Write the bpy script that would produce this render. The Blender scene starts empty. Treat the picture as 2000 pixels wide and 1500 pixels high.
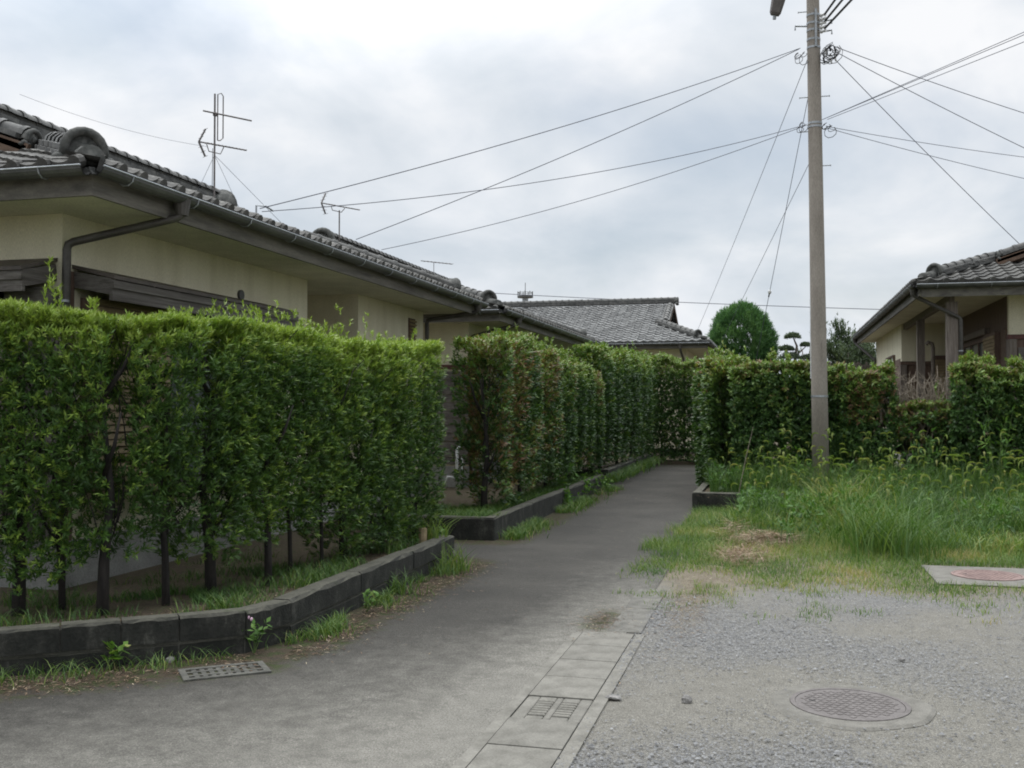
import bpy, bmesh, math, random
import numpy as np
from mathutils import Vector, Matrix
random.seed(7); RNG = np.random.default_rng(11)
S = bpy.context.scene; COL = S.collection
R = math.radians
# ------------------------------------------------------------------ camera, sky, sun, exposure
cam = bpy.data.cameras.new('camera'); co = bpy.data.objects.new('camera', cam); COL.objects.link(co)
cam.sensor_width = 36; cam.lens = 36.36; cam.clip_end = 2000; cam.clip_start = .05
co.location = (0, 0, 1.7); co.rotation_euler = (R(90 + 1.333), 0, R(14.3))
S.camera = co
try:
    S.cycles.filter_width = 1.9
except Exception: pass
SUN_EL, SUN_AZ = R(76), R(-50)          # azimuth measured from +Y towards +X
W = bpy.data.worlds.new('World'); S.world = W; W.use_nodes = True
def world():
    nt = W.node_tree; N = nt.nodes; L = nt.links; N.clear()
    out = N.new('ShaderNodeOutputWorld'); mix = N.new('ShaderNodeMixShader')
    bs = N.new('ShaderNodeBackground'); bc = N.new('ShaderNodeBackground')
    sky = N.new('ShaderNodeTexSky'); sky.sky_type = 'NISHITA'; sky.sun_disc = False
    sky.sun_elevation = SUN_EL; sky.sun_rotation = SUN_AZ; sky.air_density = 1.2; sky.dust_density = 2.0
    L.new(sky.outputs[0], bs.inputs[0]); bs.inputs[1].default_value = .07
    tc = N.new('ShaderNodeTexCoord'); sep = N.new('ShaderNodeSeparateXYZ'); L.new(tc.outputs['Generated'], sep.inputs[0])
    # project the view direction on a cloud ceiling
    az = N.new('ShaderNodeMath'); az.operation = 'ABSOLUTE'; L.new(sep.outputs[2], az.inputs[0])
    ad = N.new('ShaderNodeMath'); ad.operation = 'ADD'; L.new(az.outputs[0], ad.inputs[0]); ad.inputs[1].default_value = .5
    dv = N.new('ShaderNodeVectorMath'); dv.operation = 'DIVIDE'; L.new(tc.outputs['Generated'], dv.inputs[0])
    cb = N.new('ShaderNodeCombineXYZ')
    for i in range(3): L.new(ad.outputs[0], cb.inputs[i])
    L.new(cb.outputs[0], dv.inputs[1])
    def noise(scale, det, off):
        mp = N.new('ShaderNodeMapping'); mp.inputs['Location'].default_value = off; L.new(dv.outputs[0], mp.inputs[0])
        n = N.new('ShaderNodeTexNoise'); n.inputs['Scale'].default_value = scale; n.inputs['Detail'].default_value = det
        n.inputs['Roughness'].default_value = .52; n.inputs['Distortion'].default_value = .35; L.new(mp.outputs[0], n.inputs['Vector']); return n
    n1 = noise(2.9, 9, (3.1, 1.7, 0)); n2 = noise(2.2, 6, (9.4, -2.2, 0))
    r1 = N.new('ShaderNodeValToRGB'); e = r1.color_ramp
    e.elements[0].position = .34; e.elements[0].color = (.56, .615, .675, 1)
    e.elements[1].position = .62; e.elements[1].color = (.83, .84, .86, 1)
    m = e.elements.new(.5); m.color = (.70, .735, .78, 1)
    L.new(n1.outputs['Fac'], r1.inputs[0])
    # overcast sky: brighter towards the zenith and towards the hidden sun
    sd = Vector((math.sin(SUN_AZ) * math.cos(SUN_EL), math.cos(SUN_AZ) * math.cos(SUN_EL), math.sin(SUN_EL)))
    dt = N.new('ShaderNodeVectorMath'); dt.operation = 'DOT_PRODUCT'; L.new(tc.outputs['Generated'], dt.inputs[0]); dt.inputs[1].default_value = sd
    mr = N.new('ShaderNodeMapRange'); L.new(dt.outputs['Value'], mr.inputs[0])
    mr.inputs[1].default_value = .45; mr.inputs[2].default_value = 1; mr.inputs[3].default_value = .745; mr.inputs[4].default_value = 3.0; mr.interpolation_type = 'SMOOTHSTEP'
    L.new(r1.outputs[0], bc.inputs[0]); L.new(mr.outputs[0], bc.inputs[1])
    r2 = N.new('ShaderNodeValToRGB'); r2.color_ramp.elements[0].position = .36; r2.color_ramp.elements[1].position = .55
    r2.color_ramp.elements[0].color = (.62, .62, .62, 1)
    L.new(n2.outputs['Fac'], r2.inputs[0]); L.new(r2.outputs[0], mix.inputs[0])
    L.new(bs.outputs[0], mix.inputs[1]); L.new(bc.outputs[0], mix.inputs[2]); L.new(mix.outputs[0], out.inputs[0])
world()
sl = bpy.data.lights.new('sun', 'SUN'); sl.energy = 1.2; sl.angle = R(50); sl.color = (1, .97, .92)
so = bpy.data.objects.new('sun', sl); COL.objects.link(so)
so.rotation_euler = (R(90) - SUN_EL, 0, -SUN_AZ + math.pi)
S.view_settings.view_transform = 'Standard'; S.view_settings.look = 'None'; S.view_settings.gamma = 1
S.view_settings.use_curve_mapping = False; S.view_settings.exposure = 0.62
# ------------------------------------------------------------------ mesh helpers
class MB:
    def __init__(s): s.v = []; s.f = []
    def add(s, vs, fs):
        b = len(s.v); s.v += [tuple(v) for v in vs]; s.f += [tuple(b + i for i in f) for f in fs]; return s
    def box(c_, c, d, rz=0, rx=0, ry=0):
        M = Matrix.Translation(c) @ Matrix.Rotation(rz, 4, 'Z') @ Matrix.Rotation(ry, 4, 'Y') @ Matrix.Rotation(rx, 4, 'X')
        hx, hy, hz = d[0] / 2, d[1] / 2, d[2] / 2
        vs = [M @ Vector((x * hx, y * hy, z * hz)) for z in (-1, 1) for y in (-1, 1) for x in (-1, 1)]
        return c_.add(vs, [(0, 2, 3, 1), (4, 5, 7, 6), (0, 1, 5, 4), (2, 6, 7, 3), (0, 4, 6, 2), (1, 3, 7, 5)])
    def b2(s, x0, x1, y0, y1, z0, z1): return s.box(((x0 + x1) / 2, (y0 + y1) / 2, (z0 + z1) / 2), (abs(x1 - x0), abs(y1 - y0), abs(z1 - z0)))
    def beam(s, a, b, w, h, up=(0, 0, 1)):
        a, b = Vector(a), Vector(b); d = (b - a).normalized(); up = Vector(up)
        sd = d.cross(up); sd = sd.normalized() if sd.length > 1e-5 else Vector((1, 0, 0)); u = sd.cross(d)
        vs = [p + sd * x * w / 2 + u * z * h / 2 for p in (a, b) for z in (-1, 1) for x in (-1, 1)]
        return s.add(vs, [(0, 1, 3, 2), (4, 6, 7, 5), (0, 4, 5, 1), (2, 3, 7, 6), (0, 2, 6, 4), (1, 5, 7, 3)])
    def tube(s, pts, r, n=8, cap=True):
        pts = [Vector(p) for p in pts]; rs = r if isinstance(r, (list, tuple)) else [r] * len(pts); rings = []
        pu = None
        for i, p in enumerate(pts):
            d = (pts[min(i + 1, len(pts) - 1)] - pts[max(i - 1, 0)]).normalized()
            if pu is None:
                pu = Vector((0, 0, 1)) if abs(d.z) < .9 else Vector((1, 0, 0))
            sd = d.cross(pu).normalized(); u = sd.cross(d).normalized(); pu = u
            rings.append([p + (sd * math.cos(2 * math.pi * k / n) + u * math.sin(2 * math.pi * k / n)) * rs[i] for k in range(n)])
        vs = [v for q in rings for v in q]; fs = []
        for i in range(len(pts) - 1):
            for k in range(n): fs.append((i * n + k, i * n + (k + 1) % n, (i + 1) * n + (k + 1) % n, (i + 1) * n + k))
        if cap: fs.append(tuple(range(n - 1, -1, -1))); fs.append(tuple((len(pts) - 1) * n + k for k in range(n)))
        return s.add(vs, fs)
    def disc(s, c, axis, r, t, n=16):
        c = Vector(c); a = Vector(axis).normalized(); return s.tube([c - a * t / 2, c + a * t / 2], r, n)
    def ell(s, c, rad, n=10, m=6, M=None):
        M = M or Matrix.Identity(4); c = Vector(c); vs = []; fs = []
        for i in range(m + 1):
            th = math.pi * i / m
            for k in range(n):
                ph = 2 * math.pi * k / n
                vs.append(M @ (c + Vector((rad[0] * math.sin(th) * math.cos(ph), rad[1] * math.sin(th) * math.sin(ph), rad[2] * math.cos(th)))))
        for i in range(m):
            for k in range(n): fs.append((i * n + k, (i + 1) * n + k, (i + 1) * n + (k + 1) % n, i * n + (k + 1) % n))
        return s.add(vs, fs)
    def prism(s, poly, z0, z1):
        n = len(poly); vs = [(p[0], p[1], z0) for p in poly] + [(p[0], p[1], z1) for p in poly]
        fs = [tuple(range(n - 1, -1, -1)), tuple(range(n, 2 * n))] + [(i, (i + 1) % n, n + (i + 1) % n, n + i) for i in range(n)]
        return s.add(vs, fs)
    def extr(s, poly, M, t):                       # poly in local xz, thickness along local y
        n = len(poly); vs = [M @ Vector((p[0], -t / 2, p[1])) for p in poly] + [M @ Vector((p[0], t / 2, p[1])) for p in poly]
        fs = [tuple(range(n)), tuple(range(2 * n - 1, n - 1, -1))] + [(i, n + i, n + (i + 1) % n, (i + 1) % n) for i in range(n)]
        return s.add(vs, fs)
OFF = {}
def mesh_of(mb, mat, smooth=False, off=None, name='m'):
    me = bpy.data.meshes.new(name)
    vs = mb.v if off is None else [(v[0] - off[0], v[1] - off[1], v[2] - off[2]) for v in mb.v]
    me.from_pydata(vs, [], mb.f); me.materials.append(mat)
    bm = bmesh.new(); bm.from_mesh(me); bmesh.ops.recalc_face_normals(bm, faces=bm.faces); bm.to_mesh(me); bm.free()
    if smooth: me.polygons.foreach_set('use_smooth', [True] * len(me.polygons))
    me.update(); return me
def thing(name, label, cat, loc=(0, 0, 0), group=None, rz=0, local=False):
    o = bpy.data.objects.new(name, None); COL.objects.link(o); o.location = loc; o.rotation_euler = (0, 0, rz)
    o.empty_display_size = .1
    o['label'] = label; o['category'] = cat
    if group: o['group'] = group
    OFF[o.name] = Vector((0, 0, 0)) if local else Vector(loc)
    return o
def part(name, mb, mat, parent, smooth=False, label=None, kind=None):
    o = bpy.data.objects.new(name, mesh_of(mb, mat, smooth, OFF[parent.name], name)); COL.objects.link(o); o.parent = parent
    OFF[o.name] = OFF[parent.name]
    if label: o['label'] = label
    if kind: o['kind'] = kind
    return o
def inst(name, me, M, parent):
    o = bpy.data.objects.new(name, me); COL.objects.link(o); o.parent = parent
    o.matrix_basis = Matrix.Translation(-OFF[parent.name]) @ M; return o
def single(name, mb, mat, label, cat, loc, group=None, smooth=False):
    o = bpy.data.objects.new(name, mesh_of(mb, mat, smooth, Vector(loc), name)); COL.objects.link(o); o.location = loc
    o['label'] = label; o['category'] = cat
    if group: o['group'] = group
    return o
def struct(name, me_or_mb, mat, kind='structure'):
    me = mesh_of(me_or_mb, mat, name=name) if isinstance(me_or_mb, MB) else me_or_mb
    o = bpy.data.objects.new(name, me); COL.objects.link(o); o['kind'] = kind; OFF[o.name] = Vector((0, 0, 0)); return o
# ------------------------------------------------------------------ numpy value noise
_T = np.random.default_rng(3).random((32, 32, 32))
def vn(p, f=1.0, o=0):
    q = np.asarray(p, float) * f + o * 7.31; i = np.floor(q).astype(int); t = q - i; t = t * t * (3 - 2 * t)
    def g(a, b, c): return _T[(i[:, 0] + a) % 32, (i[:, 1] + b) % 32, (i[:, 2] + c) % 32]
    x, y, z = t[:, 0], t[:, 1], t[:, 2]
    l = lambda a, b, w: a + (b - a) * w
    return l(l(l(g(0, 0, 0), g(1, 0, 0), x), l(g(0, 1, 0), g(1, 1, 0), x), y), l(l(g(0, 0, 1), g(1, 0, 1), x), l(g(0, 1, 1), g(1, 1, 1), x), y), z)
def fbm(p, f, o=0): return .55 * vn(p, f, o) + .3 * vn(p, f * 2.1, o + 1) + .15 * vn(p, f * 4.3, o + 2)
def nrm(a): return a / np.maximum(np.linalg.norm(a, axis=1, keepdims=True), 1e-9)
# ------------------------------------------------------------------ materials
def M_(name):
    m = bpy.data.materials.new(name); m.use_nodes = True; nt = m.node_tree
    return m, nt, nt.nodes, nt.links, nt.nodes['Principled BSDF']
def ramp(N, stops):
    r = N.new('ShaderNodeValToRGB'); e = r.color_ramp.elements
    while len(e) < len(stops): e.new(.5)
    for i, (p, c) in enumerate(stops): e[i].position = p; e[i].color = (*c, 1) if len(c) == 3 else c
    return r
def tex(N, L, scale, det=5, vec=None, kind='Noise', rough=.6):
    n = N.new('ShaderNodeTex' + kind); n.inputs['Scale'].default_value = scale
    if kind == 'Noise': n.inputs['Detail'].default_value = det; n.inputs['Roughness'].default_value = rough
    if vec is not None: L.new(vec, n.inputs['Vector'])
    return n
def coords(N, L, kind='Object', scale=None):
    tc = N.new('ShaderNodeTexCoord')
    if not scale: return tc.outputs[kind]
    mp = N.new('ShaderNodeMapping'); mp.inputs['Scale'].default_value = scale; L.new(tc.outputs[kind], mp.inputs[0]); return mp.outputs[0]
def mixc(N, L, fac, a, b, mode='MIX'):
    m = N.new('ShaderNodeMix'); m.data_type = 'RGBA'; m.blend_type = mode
    for k, v in ((0, fac), (6, a), (7, b)):
        if isinstance(v, (int, float)): m.inputs[k].default_value = v
        elif isinstance(v, tuple): m.inputs[k].default_value = (*v, 1)
        else: L.new(v, m.inputs[k])
    return m.outputs[2]
def bump(N, L, bs, h, st, dist=.01):
    b = N.new('ShaderNodeBump'); b.inputs['Strength'].default_value = st; b.inputs['Distance'].default_value = dist
    L.new(h, b.inputs['Height']); L.new(b.outputs[0], bs.inputs['Normal'])
def weathered(name, a, b, c=None, scale=6, stretch=None, rough=.7, bs_=.3, metal=0, rand=0.0, fine=60):
    m, nt, N, L, P = M_(name); v = coords(N, L, 'Object', stretch)
    n = tex(N, L, scale, 7, v); st = [(.32, a), (.62, b)]
    if c: st.append((.78, c))
    col = ramp(N, st); L.new(n.outputs['Fac'], col.inputs[0]); f = tex(N, L, fine, 4, v)
    k = ramp(N, [(.25, (.72,) * 3), (.75, (1.18,) * 3)]); L.new(f.outputs['Fac'], k.inputs[0])
    o = mixc(N, L, 1.0, col.outputs[0], k.outputs[0], 'MULTIPLY')
    if rand:
        oi = N.new('ShaderNodeObjectInfo'); g = N.new('ShaderNodeNewGeometry'); ad = N.new('ShaderNodeMath'); ad.operation = 'ADD'
        L.new(oi.outputs['Random'], ad.inputs[0]); L.new(g.outputs['Random Per Island'], ad.inputs[1])
        fr = N.new('ShaderNodeMath'); fr.operation = 'FRACT'; L.new(ad.outputs[0], fr.inputs[0])
        r2 = ramp(N, [(0, (1 - rand,) * 3), (1, (1 + rand,) * 3)]); L.new(fr.outputs[0], r2.inputs[0])
        o = mixc(N, L, 1.0, o, r2.outputs[0], 'MULTIPLY')
    L.new(o, P.inputs['Base Color']); P.inputs['Roughness'].default_value = rough; P.inputs['Metallic'].default_value = metal
    if bs_: bump(N, L, P, f.outputs['Fac'], bs_, .006)
    return m
MT = {}
MT['tile'] = weathered('roof_tile_grey', (.075, .078, .076), (.155, .155, .15), (.27, .27, .25), 7, None, .72, .3, 0, .34)
MT['ridge'] = weathered('ridge_tile_grey', (.05, .052, .05), (.12, .118, .11), (.22, .21, .18), 9, None, .78, .4, 0, .25)
MT['oni'] = weathered('ornament_tile', (.035, .038, .034), (.1, .1, .092), (.23, .225, .2), 16, None, .85, .6)
MT['stucco'] = weathered('cream_stucco', (.64, .595, .44), (.76, .715, .55), (.69, .645, .49), 2.2, (1.6, 1.6, .3), .92, .25, 0, 0, 130)
MT['soffit'] = weathered('soffit_board', (.58, .55, .44), (.72, .685, .55), (.63, .6, .485), 2.6, None, .85, .1)
MT['fascia'] = weathered('fascia_board', (.09, .085, .075), (.2, .185, .16), (.05, .05, .05), 5, (1, .25, 3), .85, .3)
MT['wood'] = weathered('grey_weathered_wood', (.07, .06, .052), (.17, .155, .14), (.27, .255, .235), 9, (1, .18, 6), .85, .45)
MT['woodv'] = weathered('grey_weathered_post', (.11, .088, .073), (.22, .187, .16), (.33, .295, .265), 9, (5, 5, .3), .85, .45)
MT['brown'] = weathered('brown_wood', (.085, .053, .04), (.165, .108, .08), None, 8, (4, 4, .4), .75, .3)
MT['red'] = weathered('dark_red_trim', (.07, .022, .018), (.12, .042, .034), None, 7, None, .6, .2)
MT['siding'] = weathered('tan_lath_siding', (.22, .165, .09), (.34, .265, .155), None, 5, (.6, .6, 3), .8, .3)
MT['hood'] = weathered('hood_metal', (.05, .042, .036), (.095, .075, .062), None, 6, None, .6, .2)
MT['gutter'] = weathered('gutter_plastic', (.045, .047, .045), (.1, .1, .095), (.17, .17, .16), 4, (1, .4, 1), .45, .1)
MT['pipe'] = weathered('downpipe', (.045, .04, .036), (.085, .078, .07), None, 5, None, .45, .1)
MT['conc'] = weathered('concrete', (.05, .05, .042), (.115, .112, .096), (.04, .045, .028), 9, None, .9, .4)
MT['cover'] = weathered('drain_cover_concrete', (.115, .109, .092), (.195, .186, .161), (.12, .113, .096), 6, None, .9, .5, 0, .08, 90)
MT['found'] = weathered('foundation_concrete', (.22, .22, .21), (.33, .33, .31), None, 3, None, .9, .3)
MT['pole'] = weathered('pole_concrete', (.225, .198, .168), (.32, .285, .245), (.19, .17, .145), 2.6, (1.4, 1.4, .35), .85, .3)
MT['steel'] = weathered('galvanised_steel', (.28, .3, .31), (.42, .44, .46), None, 12, None, .5, .1, .5)
MT['cable'] = weathered('black_cable', (.02, .02, .022), (.035, .035, .038), None, 9, None, .55, 0)
MT['wire'] = weathered('grey_wire', (.055, .06, .085), (.1, .105, .135), None, 9, None, .6, 0)
MT['ant'] = weathered('antenna_metal', (.1, .09, .085), (.2, .18, .17), None, 14, None, .5, 0, .4)
MT['iron'] = weathered('cast_iron', (.095, .083, .077), (.14, .125, .117), (.085, .074, .07), 12, None, .7, .4)
MT['rust'] = weathered('rusty_iron', (.16, .105, .095), (.24, .165, .145), None, 8, None, .75, .4)
MT['bark'] = weathered('dark_bark', (.012, .01, .009), (.034, .029, .025), None, 9, (3, 3, .6), .9, .6)
MT['barkl'] = weathered('grey_bark', (.09, .075, .06), (.18, .15, .125), None, 9, (3, 3, .6), .9, .5)
MT['twig'] = weathered('dry_twigs', (.17, .14, .105), (.32, .27, .215), None, 6, None, .9, 0)
MT['stone'] = weathered('stone', (.1, .095, .09), (.26, .25, .235), None, 14, None, .85, .5)
MT['white'] = weathered('white_plastic', (.55, .56, .56), (.68, .68, .67), None, 6, None, .5, 0)
MT['ins'] = weathered('white_porcelain', (.5, .5, .5), (.65, .65, .63), None, 6, None, .3, 0)
MT['glassdark'] = weathered('dark_interior', (.02, .02, .02), (.035, .033, .03), None, 3, None, .8, 0)
def mat_glass():
    m, nt, N, L, P = M_('window_glass'); P.inputs['Base Color'].default_value = (.16, .18, .18, 1); P.inputs['Roughness'].default_value = .12
    P.inputs['Specular IOR Level'].default_value = .7; n = tex(N, L, 2.0, 2, coords(N, L)); bump(N, L, P, n.outputs['Fac'], .08, .05); return m
MT['glass'] = mat_glass()
def mat_kerb():
    m, nt, N, L, P = M_('mossy_dark_concrete'); g = N.new('ShaderNodeNewGeometry'); v = g.outputs['Position']
    mp = N.new('ShaderNodeMapping'); mp.inputs['Scale'].default_value = (1, 1, .55); L.new(v, mp.inputs[0]); n = tex(N, L, 7.5, 9, mp.outputs[0], rough=.7); f = tex(N, L, 46, 5, v)
    c = ramp(N, [(.4, (.011, .012, .009)), (.56, (.027, .027, .022)), (.67, (.07, .069, .058)), (.78, (.17, .165, .14))]); L.new(n.outputs['Fac'], c.inputs[0])
    # upward faces take a paler mossy ramp, side faces a near-black mottled one
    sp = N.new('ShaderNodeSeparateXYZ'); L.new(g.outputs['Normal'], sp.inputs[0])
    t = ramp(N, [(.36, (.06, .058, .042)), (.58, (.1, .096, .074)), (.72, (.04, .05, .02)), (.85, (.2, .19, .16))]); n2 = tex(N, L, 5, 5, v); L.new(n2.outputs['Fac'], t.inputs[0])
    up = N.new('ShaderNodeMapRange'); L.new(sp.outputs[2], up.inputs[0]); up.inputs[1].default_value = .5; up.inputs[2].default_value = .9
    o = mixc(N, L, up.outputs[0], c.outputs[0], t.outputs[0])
    k = ramp(N, [(.25, (.65,) * 3), (.75, (1.25,) * 3)]); L.new(f.outputs['Fac'], k.inputs[0])
    L.new(mixc(N, L, 1.0, o, k.outputs[0], 'MULTIPLY'), P.inputs['Base Color']); P.inputs['Roughness'].default_value = .9
    bump(N, L, P, f.outputs['Fac'], .6, .012); return m
MT['kerb'] = mat_kerb()
def mat_leaf(name, c0, c1, c2, c3, rough=.42, trans=.25):
    m, nt, N, L, P = M_(name); a = N.new('ShaderNodeAttribute'); a.attribute_name = 'tint'
    c = ramp(N, [(0, c0), (.45, c1), (.8, c2), (1, c3)]); L.new(a.outputs['Fac'], c.inputs[0])
    L.new(c.outputs[0], P.inputs['Base Color']); P.inputs['Roughness'].default_value = rough; P.inputs['Specular IOR Level'].default_value = .35
    t = N.new('ShaderNodeBsdfTranslucent'); L.new(mixc(N, L, 1.0, c.outputs[0], (1.2, 1.3, .6), 'MULTIPLY'), t.inputs[0])
    mx = N.new('ShaderNodeMixShader'); mx.inputs[0].default_value = trans
    L.new(P.outputs[0], mx.inputs[1]); L.new(t.outputs[0], mx.inputs[2]); L.new(mx.outputs[0], N['Material Output'].inputs[0]); return m
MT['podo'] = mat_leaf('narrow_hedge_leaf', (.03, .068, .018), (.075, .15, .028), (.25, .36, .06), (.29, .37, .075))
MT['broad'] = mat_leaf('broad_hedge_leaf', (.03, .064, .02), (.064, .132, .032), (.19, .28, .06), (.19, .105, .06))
MT['conifer'] = mat_leaf('feathery_conifer_leaf', (.035, .095, .035), (.075, .17, .06), (.15, .26, .09), (.15, .25, .08), .6)
MT['dull'] = mat_leaf('dull_tree_leaf', (.045, .07, .038), (.095, .13, .075), (.17, .2, .12), (.2, .17, .11), .5)
MT['grass'] = mat_leaf('grass_blade', (.035, .08, .022), (.075, .15, .034), (.19, .26, .06), (.36, .29, .14), .5, .3)
MT['dry'] = mat_leaf('dry_litter', (.055, .036, .024), (.14, .09, .06), (.28, .2, .13), (.42, .36, .26), .8, .1)
MT['weed'] = mat_leaf('weed_leaf', (.035, .08, .02), (.075, .165, .03), (.15, .26, .05), (.27, .29, .09), .6, .3)
# ------------------------------------------------------------------ leaf / blade mesh builders
def np_mesh(name, V, Q, mat, tint=None):
    me = bpy.data.meshes.new(name); nv, nq = len(V), len(Q); k = Q.shape[1]
    me.vertices.add(nv); me.vertices.foreach_set('co', np.ascontiguousarray(V, dtype=np.float32).ravel())
    me.loops.add(nq * k); me.loops.foreach_set('vertex_index', np.ascontiguousarray(Q, dtype=np.int32).ravel())
    me.polygons.add(nq); me.polygons.foreach_set('loop_start', np.arange(0, nq * k, k, dtype=np.int32))
    me.materials.append(mat)
    if tint is not None:
        a = me.attributes.new('tint', 'FLOAT', 'POINT'); a.data.foreach_set('value', np.ascontiguousarray(tint, dtype=np.float32))
    me.update(calc_edges=True); return me
def leaves(P, D, Sd, L, Wd, tint, droop=.05):
    n = len(P); D = nrm(D); Sd = nrm(np.cross(D, Sd)); L = L[:, None]; Wd = Wd[:, None]
    V = np.empty((n, 4, 3)); V[:, 0] = P; V[:, 1] = P + D * L * .45 + Sd * Wd / 2; V[:, 2] = P + D * L; V[:, 2, 2] -= (L * droop)[:, 0]
    V[:, 3] = P + D * L * .45 - Sd * Wd / 2
    return V.reshape(-1, 3), np.arange(4 * n).reshape(-1, 4), np.repeat(tint, 4)
def sprigs(C, A, k, L, Wd, tint, stem=.07, spread=(.5, 1.25), rng=RNG):
    n = len(C); A = nrm(A); idx = np.repeat(np.arange(n), k); m = n * k
    rv = nrm(rng.normal(size=(m, 3))); rad = nrm(rv - A[idx] * np.sum(rv * A[idx], 1, keepdims=True))
    th = rng.uniform(*spread, m)[:, None]
    D = A[idx] * np.cos(th) + rad * np.sin(th)
    P = C[idx] + A[idx] * (rng.uniform(-.5, .5, m) * stem)[:, None]
    return leaves(P, D, rv, rng.uniform(.7, 1.2, m) * L, rng.uniform(.8, 1.2, m) * Wd, np.clip(tint[idx] + rng.normal(0, .09, m), 0, 1))
def foliage_obj(name, vqt, mat, parent=None, off=None, kind='stuff'):
    V, Q, T = vqt
    if off is not None: V = V - np.array(off)
    o = bpy.data.objects.new(name, np_mesh(name, V, Q, mat, T)); COL.objects.link(o)
    if parent: o.parent = parent
    if kind: o['kind'] = kind
    return o
def cat_(*a):
    V, Q, T = [], [], []; b = 0
    for v, q, t in a: V.append(v); Q.append(q + b); T.append(t); b += len(v)
    return np.concatenate(V), np.concatenate(Q), np.concatenate(T)
def hedge(name, label, path, half, z0, z1, n, mat, k=9, L=.075, Wd=.013, thr=.36, tipt=.72, base=.28, trunks=(), tr=.035, brown=None, gap=None, seed=1, shoots=24, topvar=.1, spread=(.5, 1.25), twigs=110, group=None, inner=.22, sb=1.0, zv=.5, lobes=0, lobe_k=.2, tilt=0, tips=.13, low=None):
    rng = np.random.default_rng(seed); path = np.array(path, float); seg = np.linalg.norm(np.diff(path, axis=0), axis=1); cum = np.r_[0, np.cumsum(seg)]
    root = thing(name, label, 'hedge', (float(path[len(path) // 2][0]), float(path[len(path) // 2][1]), .25), group)
    def at(s):
        i = np.clip(np.searchsorted(cum, s, 'right') - 1, 0, len(seg) - 1); t = (s - cum[i]) / seg[i]
        p = path[i] + (path[i + 1] - path[i]) * t[:, None]; d = (path[i + 1] - path[i]) / seg[i][:, None]
        return p, np.stack([d[:, 1], -d[:, 0]], 1)
    m = int(n * 2.6); s = (rng.random(m) ** sb * 1.06 - .03) * cum[-1]; p, nr = at(s)
    u = rng.random(m); side = np.where(rng.random(m) < .5, 1, -1)
    t = side * np.where(u < inner, rng.random(m), 1 - .35 * rng.random(m) ** 2)
    zz = rng.random(m); top = rng.random(m) < .17; zz = np.where(top, 1 - .05 * rng.random(m), zz)
    t = np.where(top, rng.uniform(-1, 1, m), t)
    P0 = np.c_[p, zz * 2.2]; nz = fbm(P0, 1.6, seed)
    ztop = z1 + (vn(np.c_[p, p[:, :1] * 0], 1.3, seed + 5) - .5) * topvar * 2
    ztop = ztop + tilt * (1 - s / cum[-1])
    lb = np.zeros(m)
    if lobes: sw = s + 1.5 * lobes * (vn(np.c_[s, s * 0, s * 0], .9 / lobes, seed) - .5); lb = .5 + .5 * np.cos(2 * np.pi * sw / lobes); ztop = ztop - .6 * lobe_k * (1 - lb) * (.4 + vn(np.c_[s, s * 0, s * 0], .5, seed + 2)) + (vn(np.c_[np.floor(sw / lobes + .5), s * 0, s * 0], .77, seed) - .5) * lobe_k * 1.1
    zbot = z0 + (vn(np.c_[p, p[:, :1] * 0], 2.6, seed + 9) - .5) * zv
    if low is not None: zbot = zbot - low(s / cum[-1])
    h = half * (1 + .45 * (nz - .5)) * (1 - .22 * np.clip(1 - zz * 2.5, 0, 1)) * np.where(zz > .93, .86, 1)
    if lobes: h = h * (1 - lobe_k + lobe_k * lb ** .6)
    C = np.c_[p + nr * (t * h)[:, None], zbot + (ztop - zbot) * zz]
    keep = fbm(C, 3.6, seed + 3) > thr
    keep &= rng.random(m) < np.clip(.35 + zz * 1.6, 0, 1)
    if gap is not None: keep &= rng.random(m) > gap(s / cum[-1], zz)
    sel = np.nonzero(keep)[0][:n]; C = C[sel]; nr2 = nr[sel]; tt = t[sel]; zq = zz[sel]
    A = np.c_[nr2 * np.sign(tt)[:, None] * (.35 + .65 * np.abs(tt))[:, None], .55 + .5 * zq] + rng.normal(0, .38, (len(C), 3))
    A[zq > .94, 2] += 1.1
    cl = fbm(C, 2.2, seed + 7)
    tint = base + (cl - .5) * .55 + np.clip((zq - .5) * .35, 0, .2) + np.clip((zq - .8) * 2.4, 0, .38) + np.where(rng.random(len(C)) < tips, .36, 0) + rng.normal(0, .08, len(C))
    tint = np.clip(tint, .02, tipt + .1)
    if brown is not None: tint = np.where(rng.random(len(C)) < brown(s[sel] / cum[-1], zq, C), rng.uniform(.9, 1, len(C)), tint)
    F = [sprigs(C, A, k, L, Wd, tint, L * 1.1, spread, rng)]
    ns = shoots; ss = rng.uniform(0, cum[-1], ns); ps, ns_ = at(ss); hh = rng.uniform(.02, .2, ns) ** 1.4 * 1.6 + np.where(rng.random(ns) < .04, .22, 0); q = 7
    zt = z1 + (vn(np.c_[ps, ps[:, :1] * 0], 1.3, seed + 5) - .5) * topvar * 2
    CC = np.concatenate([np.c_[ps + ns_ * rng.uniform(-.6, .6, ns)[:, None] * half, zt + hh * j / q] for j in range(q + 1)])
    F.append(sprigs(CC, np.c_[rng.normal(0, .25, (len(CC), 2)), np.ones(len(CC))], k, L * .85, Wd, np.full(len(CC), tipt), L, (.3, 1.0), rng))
    foliage_obj('foliage', cat_(*F), mat, root, root.location)
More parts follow.
